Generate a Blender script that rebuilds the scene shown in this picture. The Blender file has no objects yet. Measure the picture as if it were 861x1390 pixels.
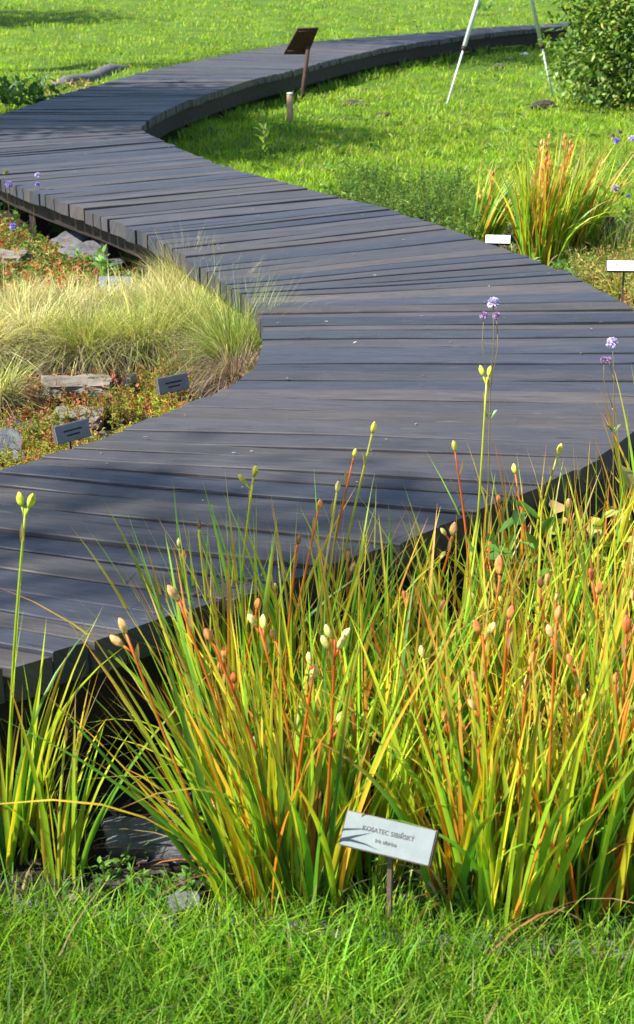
import bpy, bmesh, math, random
import numpy as np
from mathutils import Vector, Matrix, noise as mnoise

rng = np.random.default_rng(11)
random.seed(11)
R = math.radians
scene = bpy.context.scene
COL = scene.collection

# ------------------------------------------------------------------ camera
F = 2000.0; CX = 430.5; CY = 695.0; PITCH = R(19.8); CAMZ = 1.62
cp, sp = math.cos(PITCH), math.sin(PITCH)
DECK_H = 0.36

def hill(y):
    y = np.asarray(y, dtype=float)
    t = np.clip(y - 9.0, 0, None)
    near = 0.0014 * t * t
    far = 0.0014 * 21 * 21 + 0.0588 * (y - 30.0)
    return np.where(y < 30.0, near, far)

def bump(x, y):
    x = np.asarray(x, dtype=float); y = np.asarray(y, dtype=float)
    k = 1.0 + np.clip((y - 9) / 12.0, 0, 1) * 1.6
    return k * (0.012 * np.sin(x * 1.7 + 0.6) * np.cos(y * 1.3 + 0.2) + 0.008 * np.sin(x * 3.9 + y * 2.7) + 0.005 * np.cos(x * 7.1 - y * 5.3))

def ground(x, y):
    return hill(y) + bump(x, y)

def ray(px, py):
    a = (px - CX) / F; b = (CY - py) / F
    return Vector((a, cp + b * sp, -sp + b * cp))      # per metre of depth along the axis

def hit(px, py, h=0.0):
    """where the line of sight meets the terrain raised by h"""
    d = ray(px, py); lo, hi = 0.5, 120.0
    for i in range(60):
        m = (lo + hi) / 2
        if CAMZ + d.z * m > float(hill(d.y * m)) + h: lo = m
        else: hi = m
    return Vector((d.x * lo, d.y * lo, CAMZ + d.z * lo))

def G(px, py):
    p = hit(px, py); p.z = float(ground(p.x, p.y)); return p

def atY(px, py, Y):
    d = ray(px, py); return Vector((0, 0, CAMZ)) + d * (Y / d.y)

# ------------------------------------------------------------------ object helpers
def link(o, parent=None):
    COL.objects.link(o)
    if parent is not None: o.parent = parent
    return o

def tag(o, label=None, cat=None, group=None, kind=None):
    if label: o['label'] = label
    if cat: o['category'] = cat
    if group: o['group'] = group
    if kind: o['kind'] = kind
    return o

def thing(name, label, cat, loc=(0, 0, 0), group=None, rz=0):
    o = bpy.data.objects.new(name, None); o.empty_display_size = 0.1
    o.location = loc; o.rotation_euler = (0, 0, rz)
    COL.objects.link(o)
    return tag(o, label, cat, group)

def mesh_np(name, V, faces, mat, parent=None, colors=None, extra=None, smooth=True, offset=None):
    """V (n,3); faces: list of (m,k) int arrays"""
    V = np.asarray(V, dtype=np.float32)
    if offset is not None: V = V - np.asarray(offset, dtype=np.float32)
    me = bpy.data.meshes.new(name)
    faces = [f for f in faces if len(f)]
    loops = np.concatenate([f.reshape(-1) for f in faces]).astype(np.int32)
    sizes = np.concatenate([np.full(len(f), f.shape[1]) for f in faces]).astype(np.int32)
    starts = np.concatenate([[0], np.cumsum(sizes)[:-1]]).astype(np.int32)
    me.vertices.add(len(V)); me.vertices.foreach_set('co', V.reshape(-1))
    me.loops.add(len(loops)); me.loops.foreach_set('vertex_index', loops)
    me.polygons.add(len(sizes)); me.polygons.foreach_set('loop_start', starts); me.polygons.foreach_set('loop_total', sizes)
    if colors is not None:
        a = me.attributes.new('col', 'FLOAT_COLOR', 'POINT')
        c = np.ones((len(V), 4), dtype=np.float32); c[:, :3] = colors
        a.data.foreach_set('color', c.reshape(-1))
    if extra is not None:
        a = me.attributes.new('gr', 'FLOAT_VECTOR', 'POINT')
        a.data.foreach_set('vector', np.asarray(extra, dtype=np.float32).reshape(-1))
    me.update(calc_edges=True); me.validate()
    me.polygons.foreach_set('use_smooth', np.full(len(me.polygons), bool(smooth)))
    me.materials.append(mat)
    o = bpy.data.objects.new(name, me)
    return link(o, parent)

class MB:
    """collects pieces (verts, faces, colour) into one mesh"""
    def __init__(s): s.V = []; s.Q = []; s.T = []; s.C = []; s.E = []; s.n = 0
    def add(s, V, Q=None, T=None, C=None, E=None):
        V = np.asarray(V, dtype=float).reshape(-1, 3)
        s.V.append(V)
        if Q is not None and len(Q): s.Q.append(np.asarray(Q, dtype=int) + s.n)
        if T is not None and len(T): s.T.append(np.asarray(T, dtype=int) + s.n)
        c = np.zeros((len(V), 3)); c[:] = (0.5, 0.5, 0.5) if C is None else C
        s.C.append(c)
        e = np.zeros((len(V), 3))
        if E is not None: e[:] = E
        s.E.append(e)
        s.n += len(V); return s
    def build(s, name, mat, parent=None, smooth=True, offset=None, extra=False):
        f = []
        if s.Q: f.append(np.concatenate(s.Q))
        if s.T: f.append(np.concatenate(s.T))
        return mesh_np(name, np.concatenate(s.V), f, mat, parent, np.concatenate(s.C), np.concatenate(s.E) if extra else None, smooth, offset)

def box(mb, c, size, M=None, C=None, bev=0.0):
    """box, with an optional chamfer, size = full lengths; M a 3x3 rotation"""
    bm = bmesh.new(); bmesh.ops.create_cube(bm, size=1.0)
    for v in bm.verts: v.co = Vector((v.co.x * size[0], v.co.y * size[1], v.co.z * size[2]))
    if bev > 0: bmesh.ops.bevel(bm, geom=bm.edges[:], offset=bev, segments=2, affect='EDGES', profile=0.6)
    bmesh.ops.triangulate(bm, faces=[f for f in bm.faces if len(f.verts) > 4])
    V = [(M @ v.co if M is not None else v.co) + Vector(c) for v in bm.verts]
    bm.verts.index_update()
    mb.add([tuple(v) for v in V], Q=[[v.index for v in f.verts] for f in bm.faces if len(f.verts) == 4],
           T=[[v.index for v in f.verts] for f in bm.faces if len(f.verts) == 3], C=C)
    bm.free()

def tube(mb, pts, rad, n=8, C=None, cap=True):
    pts = [Vector(p) for p in pts]; m = len(pts)
    if not hasattr(rad, '__len__'): rad = [rad] * m
    V = []; side = None
    for i, p in enumerate(pts):
        t = (pts[min(i + 1, m - 1)] - pts[max(i - 1, 0)]).normalized()
        if side is None: side = t.orthogonal().normalized()
        side = (side - t * side.dot(t)).normalized(); b = t.cross(side)
        for k in range(n):
            a = 2 * math.pi * k / n
            V.append(p + (side * math.cos(a) + b * math.sin(a)) * rad[i])
    Q = [[i * n + k, i * n + (k + 1) % n, (i + 1) * n + (k + 1) % n, (i + 1) * n + k] for i in range(m - 1) for k in range(n)]
    T = []
    if cap:
        V += [pts[0], pts[-1]]
        T += [[m * n, (k + 1) % n, k] for k in range(n)]
        T += [[m * n + 1, (m - 1) * n + k, (m - 1) * n + (k + 1) % n] for k in range(n)]
    if C is not None and np.ndim(C) == 2:
        cc = np.repeat(np.asarray(C), n, axis=0)
        if cap: cc = np.vstack([cc, C[0], C[-1]])
        C = cc
    mb.add([tuple(v) for v in V], Q=Q, T=T, C=C)

def frame_rot(direction, roll=0.0):
    return Vector(direction).to_track_quat('Z', 'Y').to_matrix() @ Matrix.Rotation(roll, 3, 'Z')

def lathe(mb, prof, c, M=None, n=12, C=None, ridges=0, amp=0.0):
    """profile [(z, r)], optional ridged section"""
    V = []
    for z, r in prof:
        for k in range(n):
            a = 2 * math.pi * k / n
            rr = r * (1 + amp * math.cos(ridges * a)) if ridges else r
            v = Vector((rr * math.cos(a), rr * math.sin(a), z))
            V.append((M @ v if M is not None else v) + Vector(c))
    m = len(prof)
    Q = [[i * n + k, i * n + (k + 1) % n, (i + 1) * n + (k + 1) % n, (i + 1) * n + k] for i in range(m - 1) for k in range(n)]
    if C is not None and np.ndim(C) == 2: C = np.repeat(np.asarray(C), n, axis=0)
    mb.add([tuple(v) for v in V], Q=Q, C=C)

def blades(base, h, az, lean, curl, width, c0, c1, S=5, fold=0.0, tipk=1.6, face=None, droop=None, c_mid=0.5):
    """grass-like blades, all arrays of N; colour runs from c0 at the foot to c1 at the tip.  returns MB pieces"""
    N = len(base)
    base = np.asarray(base, float)
    h = np.broadcast_to(h, N).astype(float); az = np.broadcast_to(az, N).astype(float)
    lean = np.broadcast_to(lean, N).astype(float); curl = np.broadcast_to(curl, N).astype(float); width = np.broadcast_to(width, N).astype(float)
    dx, dy = np.cos(az), np.sin(az)
    if face is None: face = az + rng.normal(0, 0.9, N)
    sx, sy = -np.sin(face), np.cos(face)
    droop = np.zeros(N) if droop is None else np.broadcast_to(droop, N)
    t = np.linspace(0, 1, S + 1)
    hor = (lean[:, None] * t + curl[:, None] * t ** 2.2) * h[:, None]
    ver = (t[None, :] * np.sqrt(np.clip(1 - 0.45 * (lean + curl)[:, None] ** 2 * t[None, :] , 0.15, 1)) - droop[:, None] * t ** 3) * h[:, None]
    P = np.stack([base[:, 0, None] + dx[:, None] * hor, base[:, 1, None] + dy[:, None] * hor, base[:, 2, None] + ver], -1)   # N,S+1,3
    w = width[:, None] * 0.5 * (1 - t ** tipk)[None, :] * np.minimum(1, 0.65 + 1.4 * t)[None, :]
    side = np.stack([sx, sy, np.zeros(N)], -1)[:, None, :]
    A = P - side * w[..., None]; B = P + side * w[..., None]
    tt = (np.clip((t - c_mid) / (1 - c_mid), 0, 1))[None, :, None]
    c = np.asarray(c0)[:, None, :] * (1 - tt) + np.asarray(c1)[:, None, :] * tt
    if fold > 0:
        nrm = np.stack([-sy, sx, np.zeros(N)], -1)[:, None, :]
        Mi = P + nrm * (w * fold)[..., None]
        V = np.stack([A[:, :S], Mi[:, :S], B[:, :S]], 2).reshape(N, S * 3, 3)
        V = np.concatenate([V, P[:, S:S + 1]], 1); k = S * 3 + 1
        Cc = np.repeat(c[:, :S], 3, axis=1); Cc = np.concatenate([Cc, c[:, S:S + 1]], 1)
        q = []
        for i in range(S - 1): q += [[i*3, i*3+1, i*3+4, i*3+3], [i*3+1, i*3+2, i*3+5, i*3+4]]
        tr = [[(S-1)*3, (S-1)*3+1, S*3], [(S-1)*3+1, (S-1)*3+2, S*3]]
    else:
        V = np.stack([A[:, :S], B[:, :S]], 2).reshape(N, S * 2, 3)
        V = np.concatenate([V, P[:, S:S + 1]], 1); k = S * 2 + 1
        Cc = np.repeat(c[:, :S], 2, axis=1); Cc = np.concatenate([Cc, c[:, S:S + 1]], 1)
        q = [[i*2, i*2+1, i*2+3, i*2+2] for i in range(S - 1)]
        tr = [[(S-1)*2, (S-1)*2+1, S*2]]
    off = (np.arange(N) * k)[:, None, None]
    Q = (np.asarray(q)[None] + off).reshape(-1, 4) if q else None
    T = (np.asarray(tr)[None] + off).reshape(-1, 3)
    return V.reshape(-1, 3), Q, T, Cc.reshape(-1, 3)

def add_blades(mb, *a, **k):
    V, Q, T, C = blades(*a, **k); mb.add(V, Q, T, C)

def leaves(mb, P, D, L, W, c, fold=0.25, up=None):
    """pointed folded leaves: P roots (N,3), D unit directions, L lengths, W widths, c colours"""
    N = len(P); P = np.asarray(P, float); D = np.asarray(D, float)
    D = D / np.linalg.norm(D, axis=1)[:, None]
    u = rng.normal(0, 0.5, (N, 3)); u[:, 2] += 1.0 if up is None else up
    s = np.cross(D, u); s /= np.linalg.norm(s, axis=1)[:, None] + 1e-9
    n = np.cross(s, D)
    L = np.broadcast_to(L, N)[:, None]; W = np.broadcast_to(W, N)[:, None]
    pts = [P, P + D*L*.3 - s*W*.42 + n*W*fold*.5, P + D*L*.35, P + D*L*.3 + s*W*.42 + n*W*fold*.5,
           P + D*L*.68 - s*W*.38 + n*W*fold*.5, P + D*L*.7, P + D*L*.68 + s*W*.38 + n*W*fold*.5, P + D*L - n*L*.08]
    V = np.stack(pts, 1); off = (np.arange(N) * 8)[:, None, None]
    Q = (np.array([[1, 2, 5, 4], [2, 3, 6, 5]])[None] + off).reshape(-1, 4)
    T = (np.array([[0, 2, 1], [0, 3, 2], [4, 5, 7], [5, 6, 7]])[None] + off).reshape(-1, 3)
    mb.add(V.reshape(-1, 3), Q, T, np.repeat(np.asarray(c), 8, axis=0))

def in_poly(x, y, poly):
    x = np.asarray(x, float); y = np.asarray(y, float); r = np.zeros(x.shape, bool)
    n = len(poly)
    for i in range(n):
        x0, y0 = poly[i][0], poly[i][1]; x1, y1 = poly[(i + 1) % n][0], poly[(i + 1) % n][1]
        if y0 == y1: continue
        c = ((y0 > y) != (y1 > y)) & (x < (x1 - x0) * (y - y0) / (y1 - y0) + x0)
        r ^= c
    return r

def pick(cols, n, jitter=0.15, p=None):
    cols = np.asarray(cols, float); i = rng.choice(len(cols), n, p=p)
    c = cols[i] * (1 + rng.normal(0, jitter, (n, 1))) * (1 + rng.normal(0, jitter * .3, (n, 3)))
    return np.clip(c, 0.002, 0.9)

# ------------------------------------------------------------------ materials
def new_mat(name):
    m = bpy.data.materials.new(name); m.use_nodes = True
    nt = m.node_tree; nt.nodes.clear()
    out = nt.nodes.new('ShaderNodeOutputMaterial')
    return m, nt, out

def N(nt, t, **k):
    n = nt.nodes.new(t)
    for a, v in k.items():
        if a in n.inputs: n.inputs[a].default_value = v
        else: setattr(n, a, v)
    return n

def leaf_mat(name, trans=0.4, rough=0.45, spec=0.35, noise=6.0, amt=0.25, tint=(1.25, 1.3, 0.5)):
    m, nt, out = new_mat(name); L = nt.links.new
    at = N(nt, 'ShaderNodeAttribute', attribute_name='col')
    tc = N(nt, 'ShaderNodeTexCoord'); nz = N(nt, 'ShaderNodeTexNoise', Scale=noise, Detail=3.0)
    L(tc.outputs['Object'], nz.inputs['Vector'])
    mr = N(nt, 'ShaderNodeMapRange'); mr.inputs['To Min'].default_value = 1 - amt; mr.inputs['To Max'].default_value = 1 + amt
    mr.inputs['From Min'].default_value = 0.3; mr.inputs['From Max'].default_value = 0.7
    L(nz.outputs['Fac'], mr.inputs['Value'])
    vm = N(nt, 'ShaderNodeVectorMath', operation='SCALE'); L(at.outputs['Color'], vm.inputs[0]); L(mr.outputs['Result'], vm.inputs['Scale'])
    pr = N(nt, 'ShaderNodeBsdfPrincipled', Roughness=rough); pr.inputs['Specular IOR Level'].default_value = spec
    L(vm.outputs[0], pr.inputs['Base Color'])
    tm = N(nt, 'ShaderNodeVectorMath', operation='MULTIPLY'); tm.inputs[1].default_value = tint
    L(vm.outputs[0], tm.inputs[0])
    tr = N(nt, 'ShaderNodeBsdfTranslucent'); L(tm.outputs[0], tr.inputs['Color'])
    mx = N(nt, 'ShaderNodeMixShader', Fac=trans); L(pr.outputs[0], mx.inputs[1]); L(tr.outputs[0], mx.inputs[2])
    L(mx.outputs[0], out.inputs['Surface'])
    return m

def solid_mat(name, c1, c2, scale=8.0, rough=0.7, bumps=0.3, spec=0.4, stretch=(1, 1, 1), metal=0.0, use_col=False, bscale=None, detail=6.0, dist=0.01):
    m, nt, out = new_mat(name); L = nt.links.new
    tc = N(nt, 'ShaderNodeTexCoord'); mp = N(nt, 'ShaderNodeMapping'); mp.inputs['Scale'].default_value = stretch
    L(tc.outputs['Object'], mp.inputs['Vector'])
    nz = N(nt, 'ShaderNodeTexNoise', Scale=scale, Detail=detail, Roughness=0.65); L(mp.outputs[0], nz.inputs['Vector'])
    cr = N(nt, 'ShaderNodeValToRGB'); cr.color_ramp.elements[0].position = 0.32; cr.color_ramp.elements[1].position = 0.68
    cr.color_ramp.elements[0].color = (*c1, 1); cr.color_ramp.elements[1].color = (*c2, 1)
    L(nz.outputs['Fac'], cr.inputs['Fac'])
    pr = N(nt, 'ShaderNodeBsdfPrincipled', Roughness=rough, Metallic=metal); pr.inputs['Specular IOR Level'].default_value = spec
    if use_col:
        at = N(nt, 'ShaderNodeAttribute', attribute_name='col')
        mx = N(nt, 'ShaderNodeVectorMath', operation='MULTIPLY'); L(cr.outputs['Color'], mx.inputs[0]); L(at.outputs['Color'], mx.inputs[1])
        L(mx.outputs[0], pr.inputs['Base Color'])
    else: L(cr.outputs['Color'], pr.inputs['Base Color'])
    n2 = N(nt, 'ShaderNodeTexNoise', Scale=bscale or scale * 4, Detail=8.0, Roughness=0.7); L(mp.outputs[0], n2.inputs['Vector'])
    bp = N(nt, 'ShaderNodeBump', Strength=bumps, Distance=dist); L(n2.outputs['Fac'], bp.inputs['Height'])
    L(bp.outputs[0], pr.inputs['Normal']); L(pr.outputs[0], out.inputs['Surface'])
    return m

def wood_mat(name, rough=0.56, bumpd=0.0018):
    """stained weathered boards: 'col' is the board's own stain, 'gr' = (metres along, metres across, board number)"""
    m, nt, out = new_mat(name); L = nt.links.new
    at = N(nt, 'ShaderNodeAttribute', attribute_name='col'); g = N(nt, 'ShaderNodeAttribute', attribute_name='gr')
    def nz(sc, detail, scale=1.0, dist=0.0):
        mp = N(nt, 'ShaderNodeMapping'); mp.inputs['Scale'].default_value = sc; L(g.outputs['Vector'], mp.inputs['Vector'])
        n = N(nt, 'ShaderNodeTexNoise', Scale=scale, Detail=detail, Roughness=0.62, Distortion=dist); L(mp.outputs[0], n.inputs['Vector']); return n
    fine = nz((9, 110, 3.3), 6.0, dist=0.3); mid = nz((4.0, 30, 7.1), 5.0, dist=0.8); big = nz((2.2, 3.5, 5.3), 3.0)
    crack = nz((4.5, 60, 9.7), 3.0, dist=0.4); worn = nz((9, 30, 4.9), 6.0)
    def rng_(n, a, b, lo, hi):
        mr = N(nt, 'ShaderNodeMapRange'); mr.inputs['From Min'].default_value = a; mr.inputs['From Max'].default_value = b
        mr.inputs['To Min'].default_value = lo; mr.inputs['To Max'].default_value = hi; L(n.outputs['Fac'], mr.inputs['Value']); return mr
    f1 = rng_(fine, 0.3, 0.7, 0.75, 1.28); f2 = rng_(mid, 0.3, 0.7, 0.84, 1.17); f3 = rng_(big, 0.3, 0.7, 0.85, 1.17)
    mul = N(nt, 'ShaderNodeMath', operation='MULTIPLY'); L(f1.outputs[0], mul.inputs[0]); L(f2.outputs[0], mul.inputs[1])
    mul2 = N(nt, 'ShaderNodeMath', operation='MULTIPLY'); L(mul.outputs[0], mul2.inputs[0]); L(f3.outputs[0], mul2.inputs[1])
    sc = N(nt, 'ShaderNodeVectorMath', operation='SCALE'); L(at.outputs['Color'], sc.inputs[0]); L(mul2.outputs[0], sc.inputs['Scale'])
    wf = rng_(worn, 0.63, 0.78, 0.0, 0.55)                       # stain worn off: paler dry wood
    mx = N(nt, 'ShaderNodeMix', data_type='RGBA'); L(wf.outputs[0], mx.inputs['Factor']); L(sc.outputs[0], mx.inputs[6]); mx.inputs[7].default_value = (0.14, 0.125, 0.115, 1)
    cf = rng_(crack, 0.66, 0.71, 0.0, 0.8)
    mx2 = N(nt, 'ShaderNodeMix', data_type='RGBA'); L(cf.outputs[0], mx2.inputs['Factor']); L(mx.outputs[2], mx2.inputs[6]); mx2.inputs[7].default_value = (0.012, 0.01, 0.01, 1)
    pr = N(nt, 'ShaderNodeBsdfPrincipled'); pr.inputs['Specular IOR Level'].default_value = 0.34
    L(mx2.outputs[2], pr.inputs['Base Color'])
    rr = rng_(big, 0.3, 0.7, rough - 0.07, rough + 0.12); L(rr.outputs[0], pr.inputs['Roughness'])
    h = N(nt, 'ShaderNodeMath', operation='MULTIPLY_ADD'); L(mid.outputs['Fac'], h.inputs[0]); h.inputs[1].default_value = 1.4; L(fine.outputs['Fac'], h.inputs[2])
    h2 = N(nt, 'ShaderNodeMath', operation='SUBTRACT'); L(h.outputs[0], h2.inputs[0]); L(cf.outputs[0], h2.inputs[1])
    bp = N(nt, 'ShaderNodeBump', Strength=0.8, Distance=bumpd); L(h2.outputs[0], bp.inputs['Height'])
    L(bp.outputs[0], pr.inputs['Normal']); L(pr.outputs[0], out.inputs['Surface'])
    return m

M_wood = wood_mat('stained_boards')
M_beam = solid_mat('dark_beam', (0.010, 0.0075, 0.0065), (0.026, 0.017, 0.014), 6, 0.7, 0.5, 0.3, (1, 1, 4))
M_iris = leaf_mat('iris_leaf', 0.40, 0.38, 0.4, 14.0, 0.22)
M_pod = leaf_mat('seed_pod', 0.18, 0.5, 0.35, 70.0, 0.5, (1.2, 1.1, 0.7))
M_grass = leaf_mat('grass_blade', 0.5, 0.5, 0.25, 2.2, 0.3, (1.35, 1.4, 0.5))
M_fine = leaf_mat('fine_grass', 0.35, 0.5, 0.3, 4.0, 0.2, (1.15, 1.1, 0.7))
M_leaf = leaf_mat('shrub_leaf', 0.3, 0.5, 0.25, 5.0, 0.3)
M_cover = leaf_mat('cover_leaf', 0.35, 0.6, 0.15, 5.0, 0.3)
M_flower = leaf_mat('petal', 0.3, 0.6, 0.2, 80.0, 0.3, (1.1, 1.0, 1.2))
M_bark = solid_mat('bark', (0.035, 0.025, 0.018), (0.12, 0.09, 0.065), 14, 0.9, 0.8)
M_lawn = solid_mat('lawn_ground', (0.05, 0.10, 0.012), (0.10, 0.17, 0.02), 1.3, 0.95, 0.8, 0.1, bscale=60, dist=0.02)
M_soil = solid_mat('soil', (0.012, 0.009, 0.007), (0.05, 0.038, 0.03), 18, 0.95, 1.0, 0.2, bscale=70, dist=0.02)
M_stone = solid_mat('pale_stone', (0.07, 0.06, 0.05), (0.24, 0.21, 0.17), 9, 0.85, 0.7, 0.3, (1, 1, 2.5))
M_slate = solid_mat('slate', (0.05, 0.053, 0.06), (0.16, 0.16, 0.175), 12, 0.7, 0.8, 0.4, (1, 1, 5))
M_dark_stone = solid_mat('dark_stone', (0.02, 0.017, 0.016), (0.07, 0.055, 0.05), 12, 0.85, 0.8, 0.3)
M_chip = solid_mat('chip', (0.5, 0.5, 0.5), (1, 1, 1), 40, 0.9, 0.5, 0.2, use_col=True)
M_white = solid_mat('white_plate', (0.68, 0.72, 0.74), (0.76, 0.79, 0.8), 30, 0.35, 0.03, 0.5)
M_pale = solid_mat('pale_grey_plate', (0.105, 0.135, 0.142), (0.135, 0.168, 0.172), 30, 0.6, 0.05, 0.4)
M_grey = solid_mat('grey_plate', (0.2, 0.21, 0.22), (0.27, 0.28, 0.29), 40, 0.45, 0.08, 0.5)
M_bluegrey = solid_mat('blue_grey_plate', (0.07, 0.09, 0.12), (0.11, 0.13, 0.165), 40, 0.5, 0.08, 0.5)
M_frame = solid_mat('brown_backing', (0.06, 0.04, 0.035), (0.13, 0.085, 0.07), 40, 0.6, 0.3)
M_rust = solid_mat('rusty_steel', (0.02, 0.009, 0.005), (0.06, 0.024, 0.012), 20, 0.75, 0.5, 0.4)
M_ink = solid_mat('ink', (0.01, 0.01, 0.012), (0.02, 0.02, 0.022), 30, 0.6, 0.0)
M_pole = solid_mat('pole_paint', (0.5, 0.55, 0.58), (0.66, 0.7, 0.72), 20, 0.4, 0.1)
M_edge = solid_mat('weathered_edging', (0.06, 0.062, 0.065), (0.15, 0.15, 0.155), 10, 0.85, 0.6, 0.3, (0.6, 4, 4))

# ------------------------------------------------------------------ boardwalk outline, walked out pair by pair (left side, right side)
PAIRS = [((-1500, 800), (-420, 1060)), ((-1150, 770), (-150, 962)), ((-880, 745), (0, 912)), ((-640, 725), (155, 862)), ((-420, 703), (330, 806)), ((-210, 672), (505, 750)),
 ((-20, 645), (625, 702)), ((66, 618), (750, 654)), ((128, 599), (809, 622)), ((204, 568), (861, 586)), ((296, 533), (905, 540)),
 ((347, 502), (922, 500)), ((357, 470), (915, 466)), ((358, 445), (893, 440)), ((349, 421), (849, 414)), ((333, 404), (791, 381)),
 ((309, 389), (726, 353)), ((285, 371), (667, 332)), ((259, 354), (620, 315)), ((228, 334), (566, 297)), ((193, 316), (520, 282)),
 ((125, 288), (430, 260)), ((93, 277), (392, 249)), ((33, 256), (320, 231)), ((-12, 238), (275, 215)), ((-50, 214), (222, 192)), ((-68, 194), (198, 180)),
 ((-58, 177), (191, 174)), ((-28, 166), (199, 165)), ((5, 154), (216, 155)), ((38, 144), (242, 142)), ((88, 127), (287, 126)), ((145, 112), (336, 110)),
 ((210, 94), (391, 97)), ((300, 76), (460, 79)), ((390, 60), (517, 66)), ((484, 52), (568, 57.5)), ((560, 46), (618, 50.5)),
 ((655, 38), (680, 43)), ((726, 33.5), (740, 37.5)), ((800, 28.5), (806, 32)), ((900, 22), (900, 25))]
Lp = np.array([hit(a[0], a[1], DECK_H)[:2] for a, b in PAIRS]); Rp = np.array([hit(b[0], b[1], DECK_H)[:2] for a, b in PAIRS])
def catmull(P, n=14):
    out = []
    for i in range(len(P) - 1):
        p0, p1, p2, p3 = P[max(i-1, 0)], P[i], P[i+1], P[min(i+2, len(P)-1)]
        for k in range(n):
            t = k / n
            c = 0.5 * ((2*p1) + (-p0+p2)*t + (2*p0-5*p1+4*p2-p3)*t*t + (-p0+3*p1-3*p2+p3)*t**3)
            l = p1 * (1 - t) + p2 * t
            out.append(0.6 * c + 0.4 * l)
    out.append(P[-1]); return np.array(out)
Ld, Rd = catmull(Lp), catmull(Rp)
seg = 0.5 * (np.linalg.norm(np.diff(Ld, axis=0), axis=1) + np.linalg.norm(np.diff(Rd, axis=0), axis=1))
sarc = np.concatenate([[0], np.cumsum(seg)]); SLEN = sarc[-1]
def Lat(s): return np.array([np.interp(s, sarc, Ld[:, 0]), np.interp(s, sarc, Ld[:, 1])])
def Rat(s): return np.array([np.interp(s, sarc, Rd[:, 0]), np.interp(s, sarc, Rd[:, 1])])
DECK_POLY = [tuple(p) for p in Ld[::3]] + [tuple(p) for p in Rd[::-3]]
wid = np.linalg.norm(Ld - Rd, axis=1)
print('deck length %.1f widths %s' % (SLEN, np.round(wid[::14], 2)))
print('centre path', [tuple(np.round((Ld[i] + Rd[i]) / 2, 1)) for i in range(0, len(Ld), 28)])

walk = thing('boardwalk', 'winding dark stained timber boardwalk curving through the garden and lawn', 'boardwalk', (0, 0, 0))
TH = 0.075
def decking():
    mb = MB(); s = 0.0; k = 0
    while s < SLEN - 0.2:
        w = random.choice([0.10, 0.12, 0.135, 0.135, 0.15, 0.165]) * random.uniform(0.93, 1.07)
        gap = random.choice([0.008, 0.010, 0.012, 0.013, 0.016, 0.019])
        s0, s1 = s + gap / 2, s + w - gap / 2
        a0, a1, b0, b1 = Lat(s0), Lat(s1), Rat(s0), Rat(s1)
        dirv = (b0 - a0) / np.linalg.norm(b0 - a0)
        e0, e1 = random.uniform(-0.004, 0.006), random.uniform(-0.008, 0.012)
        a0 = a0 - dirv * e0; a1 = a1 - dirv * e0; b0 = b0 + dirv * e1; b1 = b1 + dirv * e1
        dz = random.uniform(-0.004, 0.004); tilt = random.uniform(-0.003, 0.003); tl = random.uniform(-.004, .004)
        M = 12; V = []; E = []; C = []
        # stain: brownish grey to blue-black, board by board
        q = random.random(); v = random.uniform(0.82, 1.2) * .84
        if q < 0.5: c = np.array((0.053, 0.050, 0.056)) * v
        elif q < 0.8: c = np.array((0.038, 0.042, 0.056)) * v
        else: c = np.array((0.066, 0.059, 0.058)) * v
        ph = random.uniform(0, 20); L = np.linalg.norm(b0 - a0)
        prof = [(0, 1), (0, 0.04), (0.022, 0), (0.35, -0.01), (0.65, -0.01), (0.978, 0), (1, 0.04), (1, 1)]   # across 0..1, depth in thicknesses
        for i in range(M + 1):
            u = i / M
            f = a0 * (1 - u) + b0 * u; b = a1 * (1 - u) + b1 * u
            wob = 0.0022 * math.sin(u * 9 + ph) + 0.0012 * math.sin(u * 23 + ph * 2)
            wv = (b - f); wn = np.linalg.norm(wv) + 1e-9
            f = f + wv / wn * wob; b = b + wv / wn * (wob + 0.0014 * math.sin(u * 17 + ph * 3))
            for (ac, dp) in prof:
                p = f * (1 - ac) + b * ac
                z = DECK_H + float(hill(p[1])) + dz + tilt * (ac - .5) * 2 + tl * (u - .5) + 0.002 * math.sin(u * 6 + ph) - dp * TH
                V.append((p[0], p[1], z)); E.append((u * L + ph, ac * wn - dp * TH, k * 1.37)); C.append(c)
        n = len(prof)
        Q = [[i*n+j, i*n+(j+1) % n, (i+1)*n+(j+1) % n, (i+1)*n+j] for i in range(M) for j in range(n)]
        o = M * n
        Q += [[0, 7, 6, 1], [o+0, o+1, o+6, o+7], [1, 6, 5, 2], [o+1, o+2, o+5, o+6], [2, 5, 4, 3], [o+2, o+3, o+4, o+5]]
        mb.add(V, Q=Q, C=np.array(C), E=np.array(E))
        s += w; k += 1
    print('boards', k)
    o = mb.build('decking', M_wood, walk, smooth=False, extra=True)
decking()
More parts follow.
